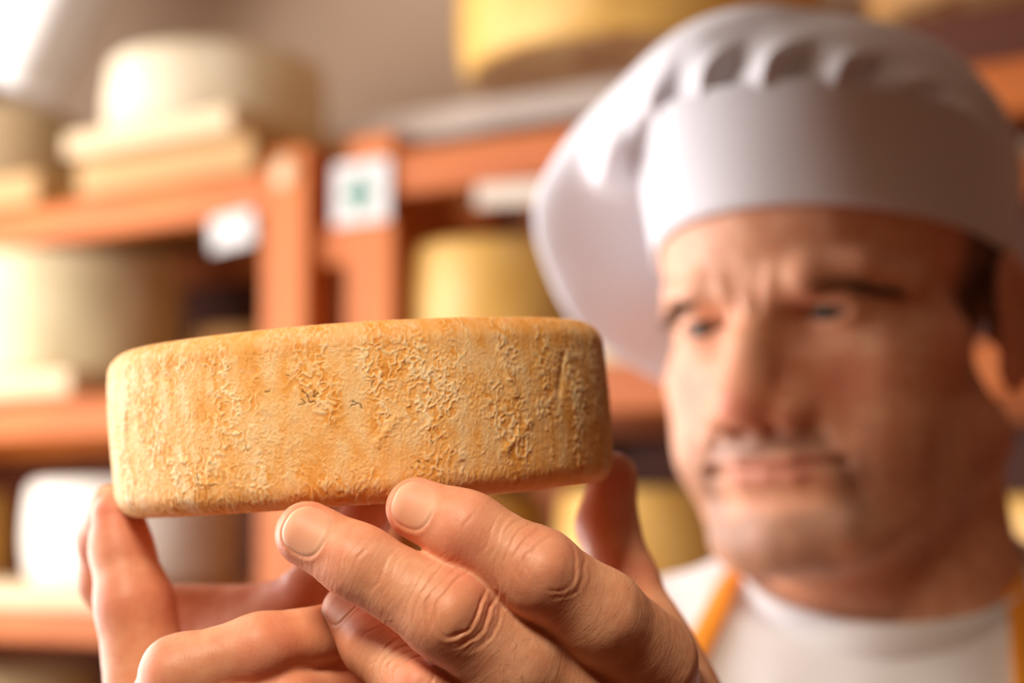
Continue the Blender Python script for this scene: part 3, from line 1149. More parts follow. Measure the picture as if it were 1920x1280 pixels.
def build_hat(person):
    parent = empty('chef_hat')
    parent.location = person.location
    white = fabric('hat_cotton', (0.83, 0.82, 0.86), 0.8, 1500, sss=0.12)
    n = 720
    # band: a tall cuff, outside and inside faces with rounded edges
    rows = []
    zb, zt = 50.0, 106.0
    prof = [(-2.0, zb + 4), (-1.0, zb + 0.6), (0.6, zb), (2.0, zb + 1.2)] + [(2.0 + 4.0 * s, zb + 1.2 + (zt - zb - 2) * s) for s in np.linspace(0.05, 0.97, 16)] + [(5.8, zt - .4), (4.5, zt + 0.4), (2.0, zt - 1), (1.0, zt - 8)]
    for g, z in prof:
        r, th = hat_ring(z, g + 0.5, n)
        rows.append(r)
    V = np.stack(rows, 1)
    k = V.shape[1]
    V = V.reshape(-1, 3)
    V[:, :] += np.stack([noise3(V * 0.02 + s) * 1.2 for s in (0, 9, 18)], 1)
    band = np_mesh('hat_band', head_w(V) - np.array(parent.location), grid_faces(n, k, True))
    link('hat_band', band, white, parent)
    # crown: cloth from the band out to a drooping rim and back over the top
    th = np.linspace(0, 2 * PI, n, endpoint=False)
    base, _ = hat_ring(zt - 4, 4.2, n)
    base = head_w(base)
    rim_c = [(0.0, (1560, 12, 835)), (-0.30, (1420, -4, 838)), (-0.62, (1290, 38, 862)), (-0.90, (1165, 145, 890)), (-1.20, (1052, 262, 915)), (-1.50, (985, 378, 935)),
             (-1.80, (995, 500, 948)), (-2.15, (1075, 645, 960)), (-2.55, (1270, 750, 985)), (-2.95, (1480, 740, 1005)), (2.8, (1700, 640, 1010)),
             (2.3, (1850, 520, 985)), (1.8, (1905, 420, 930)), (1.35, (1915, 300, 880)), (1.0, (1880, 190, 850)), (0.65, (1790, 90, 835)), (0.32, (1680, 35, 832))]
    rim = closed_spline([(a, P(*p)) for a, p in rim_c], ((th + PI) % (2 * PI)) - PI)
    apex = P(1480, 330, 1000)
    ns = 56
    rows = []
    hup = H_AX[2]; hfw = H_AX[1]
    out_dir = base - base.mean(0); out_dir /= np.linalg.norm(out_dir, axis=1, keepdims=True)
    a_ = ((th + PI) % (2 * PI)) - PI
    # box pleats stitched into the band, strongest over the forehead and his left temple
    npl = 18
    ph = (a_ / (2 * PI) * npl) % 1.0
    saw = np.where(ph < 0.72, ph / 0.72, 1 - (ph - 0.72) / 0.28)
    strong = 0.35 + 0.65 * np.exp(-((a_ - 0.42) / 0.62) ** 2)
    for s in np.linspace(0, 1, ns):
        L = base * (1 - s) + rim * s
        # belly of the cloth: rises off the band first, then swells outwards
        bul = math.sin(PI * s)
        L = L + hup * (0.012 * bul * (1 - s)) + hfw * (0.016 * bul)[None] if False else L + (hup * (0.014 * bul * (1 - s)) + hfw * (0.014 * bul))
        drp = np.exp(-((a_ + 0.95) / 0.5) ** 2) * math.exp(-((s - 0.24) / 0.17) ** 2)
        L = L + np.outer(drp, -hup * 0.026 + hfw * 0.016 - H_AX[0] * 0.004)
        w = math.exp(-((s - 0.16) / 0.17) ** 2) * (1 if s > 0 else 0.3)
        L = L + (out_dir * 0.6 + hfw * 0.4) * ((saw - 0.45) * 0.020 * w * strong)[:, None]
        rows.append(L)
    # rolled rim and back
    for t in np.linspace(0, 1, 40)[1:]:
        L = rim * (1 - t) + apex * t
        swell = math.sin(PI * t ** 0.55)
        L = L - hfw * (0.055 * swell) + hup * (0.02 * swell * t)
        rows.append(L)
    V = np.stack(rows, 1)
    # round the rim by smoothing along the rows
    for _ in range(14):
        V[:, ns - 9:ns + 14] = (V[:, ns - 10:ns + 13] + V[:, ns - 9:ns + 14] + V[:, ns - 8:ns + 15]) / 3
    k = V.shape[1]
    V = V.reshape(-1, 3)
    q = V / MM
    S_ = np.tile(np.arange(k), n)
    free = smooth01(6, 26, S_) * smooth01(k, k - 8, S_)
    fold = noise3(q * np.array([0.016, 0.01, 0.012]) + 3) * 9 + noise3(q * np.array([0.035, 0.02, 0.03]) + 13) * 2.5
    V = V - np.outer(free * fold * MM, C_FWD * 0.8 + np.array([0.1, 0, 0]))
    crown = np_mesh('hat_crown', V - np.array(parent.location), grid_faces(n, k, True)[:, ::-1])
    link('hat_crown', crown, white, parent)
    parent.parent = person
    parent.location = (0, 0, 0)


def build_person():
    root = empty('person', (round(float(NB[0]), 3), round(float(NB[1]), 3), 0.0))
    tag(root, 'man in a white chef hat, white shirt and orange apron holding up a cheese wheel', 'person')
    off = np.array(root.location)
    build_body(root)
    # nails
    t = NT('nail')
    o = t.obj()
    u = t.attr('along').outputs['Fac']
    c = t.ramp(u, [(0.0, (0.84, 0.50, 0.34)), (0.16, (0.80, 0.42, 0.27)), (0.6, (0.80, 0.38, 0.245)), (0.92, (0.80, 0.44, 0.29)), (0.975, (0.88, 0.62, 0.44))])
    t.set(color=c, rough=0.48, spec=0.3, sss=0.3, scale=0.002, radius=(1, .4, .25))
    t.bump(t.noise(o, 500, 3).outputs[0], 0.12, 0.0003)
    for nl in NAILS:
        me, al = nl.mesh(nl.F.sd)
        me.vertices.foreach_set('co', (np.array([v.co[:] for v in me.vertices]) - off).astype(F32).ravel())
        attr(me, 'along', al * 0.5 + 0.5)
        link('fingernail', me, t.m, root)
    # a few dark hairs on the backs of the fingers
    rows, fc = [], []
    for F_, j, cnt in ((L_MID, 2, 24), (L_IDX, 2, 12), (L_IDX, 3, 12), (L_MID, 3, 10)):
        a, b_, n_ = frame_at(F_, j, CAMV)
        Lb = np.linalg.norm(F_.J[j + 1] - F_.J[j])
        for _ in range(cnt):
            u_ = RNG.uniform(0.25, 0.95); v_ = RNG.normal() * 0.0045
            o_ = F_.J[j] + (F_.J[j + 1] - F_.J[j]) * u_ + b_ * v_ + n_ * 0.02
            q_ = np.array([o_], F32)
            for _i in range(10): q_ = (q_ - n_.astype(F32) * (F_.sd(q_) * 0.9)[:, None]).astype(F32)
            ln_ = RNG.uniform(0.003, 0.0075); dr = (a * RNG.normal() * 0.5 - b_ * 0.7 * np.sign(RNG.normal() + 0.4) + 0.35 * a); dr /= np.linalg.norm(dr)
            cv = RNG.normal() * 0.4
            side_ = np.cross(dr, n_)
            base_i = len(rows)
            for k_ in range(7):
                t_ = k_ / 6
                c_ = q_[0] + n_ * (0.0002 + 0.0009 * math.sin(PI * min(t_ * 0.9, 1)) ) + dr * ln_ * t_ + side_ * ln_ * cv * t_ * t_
                wv_ = side_ * 0.00003 * (1.1 - t_)
                rows += [c_ - wv_, c_ + wv_]
                if k_: fc.append((base_i + 2 * k_ - 2, base_i + 2 * k_ - 1, base_i + 2 * k_ + 1, base_i + 2 * k_))
    hm = NT('hand_hair'); hm.set(color=(0.05, 0.025, 0.015), rough=0.6)
    tag(link('finger_hair', np_mesh('finger_hair', np.array(rows) - off, np.array(fc)), hm.m, root), kind='stuff')
    # eyes
    for sg in (-1, 1):
        bm = bmesh.new()
        bmesh.ops.create_uvsphere(bm, u_segments=40, v_segments=28, radius=12.9)
        me = bpy.data.meshes.new('eyeball')
        bm.to_mesh(me); bm.free()
        co = np.array([v.co[:] for v in me.vertices])
        gaze = np.array([-0.10, 1.0, -0.10]); gaze /= np.linalg.norm(gaze)
        iris = np.degrees(np.arccos(np.clip(co @ gaze / 12.9, -1, 1)))
        co = co * (1 + 0.035 * smooth01(28, 5, iris))[:, None]
        me.vertices.foreach_set('co', (head_w(co + EYE * np.array([sg * HW, 1, 1])) - off).astype(F32).ravel())
        attr(me, 'iris', iris / 90)
        if sg < 0 and 'eye' in bpy.data.materials:
            m = bpy.data.materials['eye']
        else:
            m = bpy.data.materials.get('eye')
            if m is None:
                te = NT('eye')
                c = te.ramp(te.attr('iris').outputs['Fac'], [(0.12, (0.004, 0.004, 0.004)), (0.15, (0.06, 0.05, 0.025)), (0.31, (0.045, 0.04, 0.025)), (0.36, (0.36, 0.28, 0.25)), (0.6, (0.36, 0.2, 0.17))])
                te.set(color=c, rough=0.3, spec=0.25)
                m = te.m
        link('eyeball', me, m, root)
    # eyebrows: short hairs rooted on the brow
    tb = NT('brow_hair'); tb.set(color=(0.085, 0.042, 0.022), rough=0.8, spec=0.1)
    for sg in (-1, 1):
        m = 300
        ss = RNG.random(m) ** 0.9
        x = (11 + 44 * ss) * 1.09
        z = 4.5 + 6.5 * np.sin(np.minimum(ss * 1.25, 1.0) * PI * 0.60) - 6.5 * np.maximum(0, ss - 0.6) / 0.4 + RNG.normal(size=m) * 3.0 * (1 - 0.6 * ss)
        q = np.stack([x * sg, np.full(m, 112.0), z], 1).astype(F32)
        for _ in range(40):
            q[:, 1] -= sd_head(q) * 0.8
        b = q.astype(float) + [0, -0.5, 0]
        ln = RNG.uniform(.7, 1.25, m)[:, None]
        tip = b + np.stack([sg * (3.0 + 4.5 * ss), np.full(m, 1.2), 3.4 * (1 - ss) - 1.6 * ss], 1) * ln - np.stack([0 * ss, 3.0 * ss * ss, 0 * ss], 1)
        wv = np.array([0.0, 0.1, 0.17]); mid = (b + tip) / 2 + [0, 0.5, 0]
        Vb = np.stack([b - wv, b + wv, mid - wv, mid + wv, tip - wv * .1, tip + wv * .1], 1).reshape(-1, 3)
        i = np.arange(m)[:, None] * 6
        Fb = np.concatenate([i + [0, 1, 3, 2], i + [2, 3, 5, 4]])
        link('eyebrow', np_mesh('eyebrow', head_w(Vb) - off, Fb), tb.m, root)
    # shirt, collar
    shirt_m = fabric('shirt_cotton', (0.80, 0.79, 0.79), 0.85, 1600)
    V, Fq = surface_nets(sd_shirt, body_box[0] - 0.04, body_box[1] + 0.04, 0.009)
    V, N = project(sd_shirt, V, 0.002)
    V = V + N * shirt_relief(V, N)[:, None]
    sh = link('shirt', np_mesh('shirt', V - off, Fq), shirt_m, root)
    n = 160
    th = np.linspace(0, 2 * PI, n, endpoint=False)
    rows = []
    for r, hgt in ((-1.5, 1), (-1.5, 5), (0, 6.2), (1.5, 5.2), (4, -4), (6, -12), (5, -15), (1, -10)):
        rx, ry = 74 + r, 76 + r
        rib = 0.25 * np.sin(th * 150) * (r > 0)
        Q = COLLAR_C + np.outer(np.sin(th) * (rx + rib) * MM, _bx) + np.outer(-np.cos(th) * (ry + rib) * MM, COLLAR_Y) + COLLAR_N * (hgt * MM)
        rows.append(Q)
    V = np.stack(rows, 1)
    k = V.shape[1]
    V = np.concatenate([V, V[:, :1]], 1).reshape(-1, 3)
    cl = link('collar', np_mesh('collar', V - off, grid_faces(n, k + 1, True)), shirt_m, sh)
    # apron: two neck straps and the bib they hold
    am = fabric('apron_cotton', (0.84, 0.30, 0.02), 0.8, 1400)
    ap = empty('apron', (0, 0, 0)); ap.parent = root
    for pix in (((1440, 1000), (1425, 1028), (1390, 1085), (1352, 1150), (1315, 1220), (1280, 1300), (1262, 1370)), ((1880, 1000), (1893, 1060), (1903, 1120), (1912, 1200), (1922, 1280), (1925, 1370))):
        pts = [on_surface(sd_shirt, x, y, 640) for x, y in pix]
        pts = [p for p in pts if np.linalg.norm(p - NB) < 0.35]
        side_ = -1 if pix[0][0] < 1600 else 1
        for zz in (-0.19, -0.215, -0.235):
            if zz > pts[-1][2] - NB[2] - 0.02: continue
            e_ = bp(0.085 * side_, -0.30, zz)
            for _ in range(60): e_ = e_ + _by * float(sd_shirt(np.array([e_], F32))[0]) * 0.8
            pts.append(e_)
        ob = ribbon('neck_strap', pts, 0.0135, 0.0012, am, root, sd_shirt, 0.004)
        ob.parent = ap
    nu, nv = 40, 50
    rows = []
    for i in range(nu):
        a = (i / (nu - 1) * 2 - 1)
        for j in range(nv):
            z = -0.215 - 0.36 * j / (nv - 1)
            wd = 0.10 + 0.05 * smooth01(-0.30, -0.45, np.array(z))
            p = bp(a * wd, -0.25, z)
            rows.append(p)
    Q = np.array(rows, F32)
    for _ in range(40):
        d = sd_torso(Q) - 0.021
        Q = (Q + _by.astype(F32) * np.clip(d, -0.02, 0.05)[:, None] * 0.8).astype(F32)
    bib = link('bib', np_mesh('bib', Q - off, grid_faces(nu, nv)), am, ap)
    md = bib.modifiers.new('thick', 'SOLIDIFY'); md.thickness = 0.002
    # trousers and shoes, below the frame
    tm = fabric('trouser_cotton', (0.05, 0.05, 0.06), 0.85, 900)
    def sd_tr(p):
        d = sd_body(p) - 0.010
        return smax(smax(d, p[:, 2] - (NB[2] - 0.53), 0.005), 0.10 - p[:, 2], 0.005)
    V, Fq = surface_nets(sd_tr, (-0.15, 0.7, 0.05), (0.5, 1.12, float(NB[2]) - 0.5), 0.014)
    # keep the legs only, not the forearms
    link('trousers', np_mesh('trousers', V - off, Fq), tm, root)
    bt = NT('shoe_leather'); bt.set(color=(0.03, 0.025, 0.02), rough=0.4)
    def sd_sh(p):
        return smax(sd_body(p) - 0.006, p[:, 2] - 0.11, 0.004)
    V, Fq = surface_nets(sd_sh, (-0.15, 0.6, -0.012), (0.5, 1.12, 0.13), 0.010)
    V[:, 2] = np.maximum(V[:, 2], 0.0)
    for sg in (-1, 1):
        cx = (V[:, 0] - NB[0]) * sg > 0
        keep = cx[Fq].all(1)
        used = np.unique(Fq[keep]); mp = np.full(len(V), -1); mp[used] = np.arange(len(used))
        link('shoe', np_mesh('shoe', V[used] - off, mp[Fq[keep]]), bt.m, root)
    build_hat(root)
    return root


build_person()

# ------------------------------------------------------------------ the shelves behind: a frame along their front face
PSI = math.radians(33)
E_S = np.array([math.cos(PSI), -math.sin(PSI), 0])     # along the shelves, to the right and nearer
E_T = np.array([math.sin(PSI), math.cos(PSI), 0])      # into the shelves
S0 = P(530, 640, 2100); S0[2] = 0


def W(px, py, t):
    """point where the sight line of a pixel meets the plane t metres behind the shelf front"""
    r = P(px, py, 1000) - C_POS
    lam = (t - (C_POS - S0) @ E_T) / (r @ E_T)
    return C_POS + r * lam


def s_at(px, t=0.0):
    return float((W(px, 640, t) - S0) @ E_S)


def z_at(px, py, t=0.0):
    return float(W(px, py, t)[2])


def SP(s, t, z):
    return S0 + E_S * s + E_T * t + np.array([0, 0, z])


WOOD = wood('stained_wood', (0.42, 0.088, 0.009), (0.66, 0.195, 0.028))
WOOD_D = wood('dark_wood', (0.10, 0.022, 0.008), (0.17, 0.042, 0.014))
PALE = wood('pale_board_wood', (0.62, 0.44, 0.25), (0.76, 0.60, 0.38), 1.0, 0.6)
TANB = wood('tan_board_wood', (0.44, 0.25, 0.09), (0.56, 0.34, 0.14), 1.0, 0.6)
GREYB = wood('whitewashed_board', (0.62, 0.52, 0.44), (0.72, 0.63, 0.55), 1.0, 0.7)


def beam(name, a, b, w, h, mat, parent, bev=0.004):
    """squared timber from a to b (world); w across, h in height"""
    a, b = Vector(a), Vector(b)
    L = (b - a).length
    o = bevel_box(name, (L, w, h), mat, parent, bev)
    x = (b - a).normalized()
    up = Vector(E_T) if abs(x.z) > 0.9 else Vector((0, 0, 1))
    y = up.cross(x).normalized(); z = x.cross(y)
    m = Matrix((x, y, z)).transposed().to_4x4()
    m.translation = (a + b) / 2
    if parent is not None: m = parent.matrix_world.inverted() @ m
    o.matrix_local = m
    return o


LV = {1: ZC + 0.452, 2: ZC + 0.183, 3: ZC - 0.098, 4: ZC - 0.385}     # tops of the front rails
DEP = 0.46


def shelf_unit(label, s0, s1, top, bolt=None, mids=()):
    root = empty('shelf_unit', tuple(SP(s0, 0, 0)), (0, 0, -PSI))
    bpy.context.view_layer.update()
    tag(root, label, 'shelf')
    pw, pd = 0.072, 0.055
    for t in (pd / 2, DEP - pd / 2):
        for s in (s0 + pw / 2, s1 - pw / 2) + tuple(mids):
            p = beam('post', SP(s, t, 0), SP(s, t, top), pw, pd, WOOD, root, 0.005)
            if bolt is not None and t < 0.1 and abs(s - (bolt[0])) < 0.09:
                bm = bmesh.new()
                bmesh.ops.create_uvsphere(bm, u_segments=24, v_segments=12, radius=0.019)
                bmesh.ops.scale(bm, vec=(1, 0.35, 1), verts=bm.verts)
                me = bpy.data.meshes.new('bolt_cap'); bm.to_mesh(me); bm.free()
                c = link('bolt_cap', me, PALE, p)
                m = Matrix.Translation(Vector(SP(s, -0.001, bolt[1]))) @ Matrix.Rotation(-PSI, 4, 'Z')
                bpy.context.view_layer.update()
                c.matrix_local = p.matrix_world.inverted() @ m
    for lv in (1, 2, 3, 4):
        hh = 0.052 if lv != 3 else 0.045
        for t in (0.020, DEP - 0.02):
            beam('rail', SP(s0 + pw, t, LV[lv] - hh / 2), SP(s1 - pw, t, LV[lv] - hh / 2), 0.034, hh, WOOD, root)
        for s in (s0 + pw / 2, s1 - pw / 2):
            beam('side_rail', SP(s, pd, LV[lv] - 0.075), SP(s, DEP - pd, LV[lv] - 0.075), 0.03, 0.045, WOOD, root)
    nb = 6
    zs = np.linspace(0.1, LV[1] - 0.02, nb * 2 + 1)
    for a, b in zip(zs[:-1], zs[1:]):
        beam('back_board', SP(s0, DEP + 0.01, (a + b) / 2), SP(s1, DEP + 0.01, (a + b) / 2), 0.016, (b - a) - 0.004, WOOD_D, root, 0.002)  # shade behind the shelves is put into the boards' dark colour
    return root


sA = s_at(572); sB = s_at(646)
unit_a = shelf_unit('orange stained wooden shelf unit left of the green cross sign', sA - 1.25, sA, ZC + 0.478, bolt=(sA - 0.036, z_at(533, 322)), mids=())
unit_b = shelf_unit('orange stained wooden shelf unit carrying the green cross sign, behind the man', sB, sB + 1.75, ZC + 0.478)
zc_ = z_at(612, 462, 0.03)
beam('connector', SP(sA, 0.035, zc_), SP(sB, 0.035, zc_), 0.03, 0.05, WOOD, unit_a)


# ------------------------------------------------------------------ cheese wheels on the shelves
def rind(name, lo, hi, rough=0.55, scale=14, spots=None):
    t = NT(name)
    o = t.obj()
    n1 = t.noise(o, scale, 5, 0.6, 0.6)
    c = t.ramp(n1.outputs[0], [(0.32, lo), (0.68, hi)])
    if spots:
        n2 = t.noise(o, 11, 3, 0.6)
        c = t.mix(t.ramp(n2.outputs[0], [(0.52, (0, 0, 0)), (0.6, (1, 1, 1))]), c, spots)
    t.set(color=c, rough=rough, spec=0.35, sss=0.08, scale=0.01, radius=(1, .7, .4))
    t.bump(t.noise(o, 90, 4, 0.6).outputs[0], 0.25, 0.002)
    return t.m


IVORY = rind('ivory_rind', (0.66, 0.54, 0.36), (0.78, 0.68, 0.50))
CREAM = rind('cream_rind', (0.66, 0.54, 0.30), (0.76, 0.66, 0.42))
TAN = rind('tan_rind', (0.50, 0.36, 0.19), (0.62, 0.47, 0.28))
YEL = rind('yellow_rind', (0.72, 0.40, 0.085), (0.79, 0.50, 0.16), 0.32)
YEL2 = rind('mottled_yellow_rind', (0.72, 0.40, 0.085), (0.79, 0.49, 0.14), 0.38)
WHT = rind('white_rind', (0.74, 0.68, 0.58), (0.82, 0.77, 0.68))
DIRTY = rind('brown_wheel_face', (0.50, 0.27, 0.10), (0.66, 0.44, 0.22), 0.6, 10, (0.36, 0.13, 0.04))
BROWN = rind('brown_rind', (0.36, 0.17, 0.05), (0.48, 0.25, 0.08))


def wheel(px, t, R, z0, h, mat, label, round_=0.016, bulge=0.004, face=None):
    c = SP(s_at(px, t), t, z0)
    n = 112
    prof = [(0.0, 0.0), (R * 0.5, 0.0006), (R - round_ - 0.006, 0.0)]
    for a in np.linspace(-PI / 2, 0, 7): prof.append((R - round_ + round_ * math.cos(a), round_ + round_ * math.sin(a)))
    for u in np.linspace(0, 1, 9)[1:-1]: prof.append((R + bulge * math.sin(PI * u), round_ + (h - 2 * round_) * u))
    for a in np.linspace(0, PI / 2, 7): prof.append((R - round_ + round_ * math.cos(a), h - round_ + round_ * math.sin(a)))
    prof += [(R - round_ - 0.006, h), (R * 0.5, h + 0.001), (0.0, h)]
    prof = np.array(prof)
    th = np.linspace(0, 2 * PI, n, endpoint=False)
    V = []
    for (r, z) in prof:
        V.append(np.stack([r * np.cos(th), r * np.sin(th), np.full(n, z)], 1))
    V = np.stack(V, 0)
    amp = (noise3(V.reshape(-1, 3) * 14 + px * 0.37) * 0.004).reshape(V.shape[:2])
    rad = np.maximum(np.linalg.norm(V[..., :2], axis=-1), 1e-6)
    V[..., :2] *= (1 + np.where(rad > R * 0.6, amp / rad, 0))[..., None]
    me = np_mesh('round_cheese', V.reshape(-1, 3), grid_faces(len(prof), n).copy() if False else _wrap(len(prof), n))
    mats = [mat] + ([face] if face else [])
    o = link('round_cheese', me, mats)
    if face:
        idx = np.zeros(len(me.polygons), np.int32)
        cz = np.array([p.center[:] for p in me.polygons])
        idx[(cz[:, 2] < 0.004) & (np.linalg.norm(cz[:, :2], axis=1) < R - round_ * 0.6)] = 1
        me.polygons.foreach_set('material_index', idx)
    o.location = tuple(c)
    o.rotation_euler = (0, 0, px * 0.7)
    tag(o, label, 'cheese', 'cheese wheels ripening on the shelves')
    return o


def _wrap(nr, n):
    i, j = np.meshgrid(np.arange(nr - 1), np.arange(n), indexing='ij')
    j2 = (j + 1) % n
    return np.stack([i * n + j, i * n + j2, (i + 1) * n + j2, (i + 1) * n + j], -1).reshape(-1, 4)


def board(px0, px1, t0, t1, z0, th, label, mat=None, skew=0.0, name='cheese_board'):
    """loose wooden board lying on the rails, its front edge between two pixel columns"""
    a, b = s_at(px0, t0), s_at(px1, t0)
    o = bevel_box(name, (b - a, t1 - t0, th), mat or PALE, None, 0.004)
    c = SP((a + b) / 2, (t0 + t1) / 2, z0 + th / 2)
    o.location = tuple(c)
    o.rotation_euler = (0, 0, -PSI + skew)
    tag(o, label, 'board', 'loose boards under the cheese wheels')
    return o


TH = 0.030
T2 = 0.044
board(135, 468, -0.02, 0.445, LV[1], T2, 'tan lower board under the ivory wheel at upper left', TANB)
board(108, 425, -0.060, 0.19, LV[1] + T2, TH, 'pale board jutting out under the ivory wheel at upper left')
wheel(398, 0.13, 0.148, LV[1] + T2 + TH, 0.122, IVORY, 'ivory cheese wheel on a jutting board, top shelf at upper left')
board(-330, 60, -0.02, 0.445, LV[1], T2, 'tan board under the wheel cut off by the left edge, top shelf', TANB)
wheel(-20, 0.17, 0.135, LV[1] + T2, 0.150, TAN, 'tan cheese wheel on the top shelf, cut off by the left edge')
board(-240, 132, -0.045, 0.445, LV[2], TH, 'pale board under the big cream wheel on the middle left shelf')
wheel(120, 0.13, 0.166, LV[2] + TH, 0.180, CREAM, 'big cream cheese wheel on the middle shelf at far left')
board(-260, 205, -0.03, 0.445, LV[3], TH, 'pale board on the lower left shelf under a white wheel')
wheel(262, 0.15, 0.145, LV[3] + TH, 0.140, WHT, 'white cheese wheel on the lower left shelf behind the raised finger')
wheel(-85, 0.15, 0.092, LV[3] + TH, 0.130, YEL, 'yellow cheese wheel cut off by the left edge, beside the white wheel')
board(-200, 330, 0.0, 0.445, LV[4], TH, 'pale board on the bottom left shelf under a tan wheel')
wheel(10, 0.17, 0.15, LV[4] + TH, 0.15, TAN, 'tan cheese wheel in the bottom left corner under the lowest visible rail')
board(300, 470, 0.12, 0.445, LV[2], TH, 'pale board at the back of the middle left shelf beside the post')
wheel(462, 0.30, 0.085, LV[2] + TH, 0.085, BROWN, 'small brown cheese wheel at the back of the middle shelf beside the bolted post')
# right-hand unit
board(622, 1500, 0.20, 0.36, LV[1] + 0.068, 0.040, 'whitewashed board under the big yellow wheel above the green cross sign', GREYB)
for i, px in enumerate((720, 1250)):
    s = s_at(px, 0.28)
    beam('bearer', SP(s, 0.21, LV[1] + 0.034), SP(s, DEP - 0.03, LV[1] + 0.034), 0.05, 0.068, WOOD, unit_b)
wheel(1205, 0.235, 0.222, LV[1] + 0.108, 0.150, YEL2, 'big bright yellow cheese wheel on top of the shelf left of the chef hat', face=DIRTY)
wheel(1960, 0.22, 0.175, LV[1] + 0.092, 0.14, BROWN, 'brown cheese wheel on top of the shelf behind the hat at upper right', face=DIRTY)
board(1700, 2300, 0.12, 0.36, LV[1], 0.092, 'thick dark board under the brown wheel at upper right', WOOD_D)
board(760, 1250, 0.0, 0.445, LV[2], TH, 'pale board on the middle shelf under the yellow wheel behind the held cheese')
wheel(948, 0.16, 0.132, LV[2] + TH, 0.135, YEL, 'yellow cheese wheel on the middle shelf just above the held cheese')
board(770, 2250, 0.0, 0.445, LV[3], TH, 'long pale board on the lower right shelf behind the man')
wheel(858, 0.17, 0.112, LV[3] + TH, 0.118, YEL, 'yellow cheese wheel on the lower shelf behind the crossed fingers')
wheel(1222, 0.15, 0.108, LV[3] + TH, 0.118, YEL, 'yellow cheese wheel between the thumb and the chin on the lower shelf')
wheel(2010, 0.16, 0.085, LV[3] + TH, 0.105, YEL2, 'yellow cheese wheel at the right edge behind the neck')


# ------------------------------------------------------------------ cards and the cross sign
PAPER = NT('white_card'); PAPER.set(color=(0.60, 0.58, 0.56), rough=0.6)
PAPER = PAPER.m
CARD2 = NT('beige_card'); CARD2.set(color=(0.60, 0.50, 0.40), rough=0.7)
CARD2 = CARD2.m
GREEN = NT('green_print'); GREEN.set(color=(0.01, 0.20, 0.13), rough=0.6)
GREEN = GREEN.m


def card(name, px, py, t, w, h, label, cat, tilt=0.0, yaw=0.0, mat=PAPER):
    o = bevel_box(name, (w, 0.003, h), mat, None, 0.0012)
    c = W(px, py, t)
    o.location = tuple(c)
    o.rotation_euler = (0, tilt, -PSI + yaw)
    tag(o, label, cat)
    return o


sg = card('sign', 678, 360, -0.004, 0.085, 0.075, 'white square sign with a green cross on the shelf post', 'sign')
bm = bmesh.new()
for w_, h_ in ((0.016, 0.046), (0.040, 0.015)):
    r = bmesh.ops.create_cube(bm, size=1.0)
    bmesh.ops.scale(bm, vec=(w_, 0.0008, h_), verts=r['verts'])
me = bpy.data.meshes.new('cross_print'); bm.to_mesh(me); bm.free()
cr = link('cross_print', me, GREEN, sg, smooth=False)
cr.location = (-0.003, -0.0019, -0.002)
card('price_card', 436, 432, 0.0, 0.072, 0.043, 'white card hanging under the top rail left of the bolted post', 'card', tilt=math.radians(-5))
card('price_card', 958, 362, 0.0, 0.095, 0.026, 'narrow beige card under the top rail beside the chef hat', 'card', tilt=math.radians(3), mat=CARD2)

# ------------------------------------------------------------------ the room
def wall_mat(name, col, rough=0.9):
    t = NT(name)
    o = t.obj()
    c = t.mix(t.math('MULTIPLY', t.noise(o, 1.5, 4).outputs[0], 0.3), col, tuple(x * 0.85 for x in col))
    t.set(color=c, rough=rough, spec=0.2)
    t.bump(t.noise(o, 60, 4).outputs[0], 0.15, 0.003)
    return t.m


PLASTER = wall_mat('plaster', (0.58, 0.42, 0.30))
WHITEP = wall_mat('white_paint', (0.50, 0.38, 0.28))
WHITEP2 = wall_mat('white_gloss_paint', (0.85, 0.83, 0.80), 0.4)
WARM = wall_mat('warm_wood_wall', (0.28, 0.09, 0.03))
TILE = wall_mat('terracotta_floor', (0.34, 0.14, 0.07), 0.5)
XL, XR, YB, YF, ZT = -1.34, 2.3, -2.6, 4.4, 2.75


def slab(name, lo, hi, mat):
    o = bevel_box(name, tuple(np.array(hi) - np.array(lo)), mat, None, 0.002, tuple((np.array(lo) + np.array(hi)) / 2), seg=1)
    return tag(o, kind='structure')


slab('floor', (XL - 0.2, YB, -0.1), (XR + 0.2, YF, 0.0), TILE)
slab('ceiling', (XL - 0.2, YB, ZT), (XR + 0.2, YF, ZT + 0.1), WHITEP)
slab('wall_right', (XR, YB, 0), (XR + 0.1, YF, ZT), WARM)
# the wall behind the shelves
wb = bevel_box('wall_back', (6.5, 0.1, ZT), PLASTER, None, 0.002, tuple(SP(0.6, DEP + 0.10, ZT / 2)), (0, 0, -PSI), seg=1)
tag(wb, kind='structure')
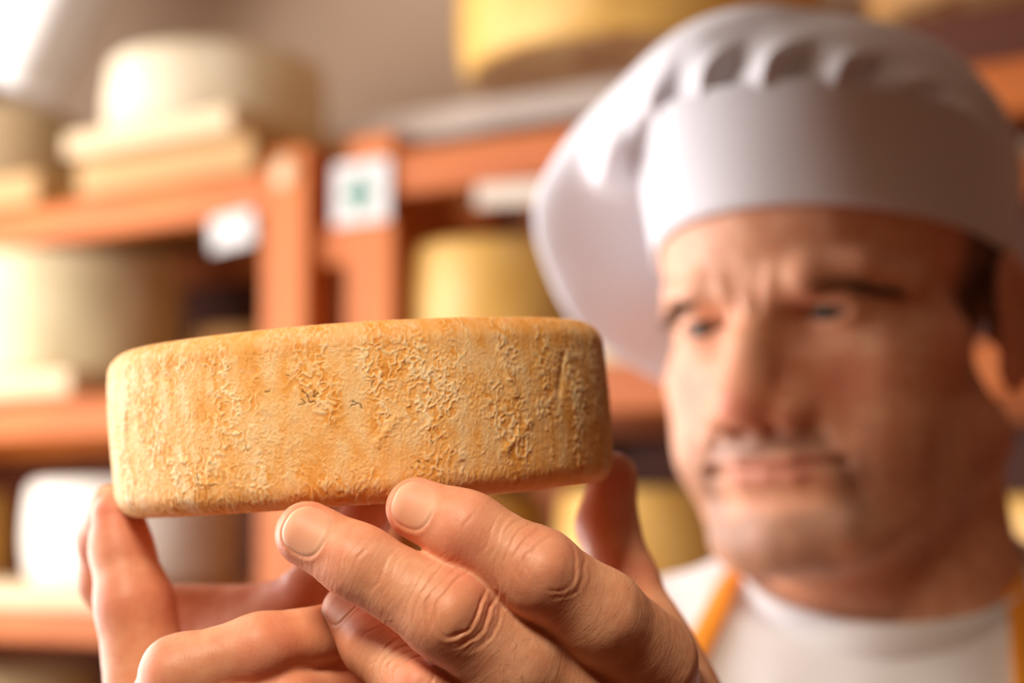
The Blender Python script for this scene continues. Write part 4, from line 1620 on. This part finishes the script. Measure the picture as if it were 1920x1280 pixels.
# left wall with two window openings
WIN = [(0.46, 1.50), (1.56, 2.52)]
WZ0, WZ1 = 0.95, 2.45
ys = [YB, WIN[0][0], WIN[0][1], WIN[1][0], WIN[1][1], YF]
bm = bmesh.new()
def bmbox(bm, lo, hi):
    r = bmesh.ops.create_cube(bm, size=1.0)
    bmesh.ops.scale(bm, vec=tuple(np.array(hi) - np.array(lo)), verts=r['verts'])
    bmesh.ops.translate(bm, vec=tuple((np.array(lo) + np.array(hi)) / 2), verts=r['verts'])
for a, b in ((ys[0], ys[1]), (ys[2], ys[3]), (ys[4], ys[5])):
    bmbox(bm, (XL - 0.12, a, 0), (XL, b, ZT))
for a, b in WIN:
    bmbox(bm, (XL - 0.12, a, 0), (XL, b, WZ0)); bmbox(bm, (XL - 0.12, a, WZ1), (XL, b, ZT))
me = bpy.data.meshes.new('wall_left'); bm.to_mesh(me); bm.free()
tag(link('wall_left', me, PLASTER, smooth=False), kind='structure')
GL = NT('window_glass'); GL.b.inputs['Transmission Weight'].default_value = 1.0; GL.set(color=(1, 1, 1), rough=0.02)
for i, (a, b) in enumerate(WIN):
    w = empty('window_%d' % (i + 1), (XL - 0.08, (a + b) / 2, WZ0)); tag(w, kind='structure')
    H_, D_ = WZ1 - WZ0, b - a
    for (y, z, sy, sz) in ((0, 0.03, D_, 0.06), (0, H_ - 0.03, D_, 0.06), (-D_ / 2 + 0.03, H_ / 2, 0.06, H_ - 0.12), (D_ / 2 - 0.03, H_ / 2, 0.06, H_ - 0.12), (0, H_ / 2, 0.045, H_ - 0.12)):
        bevel_box('window_frame', (0.05, sy, sz), WHITEP, w, 0.004, (0, y, z))
    for y in (-D_ / 4, D_ / 4):
        bevel_box('pane', (0.006, D_ / 2 - 0.08, H_ - 0.13), GL.m, w, 0.001, (-0.012, y, H_ / 2), seg=1)
# made-up white box standing in for the bright patch at upper left
c = W(-45, -12, 0.02)
tr = bevel_box('bright_patch_box_1', (0.34, 0.12, 0.34), WHITEP2, None, 0.03, tuple(c + E_T * 0.08 + np.array([0, 0, 0.085])), (0, math.radians(34), -PSI), seg=4)
tag(tr, kind='structure')
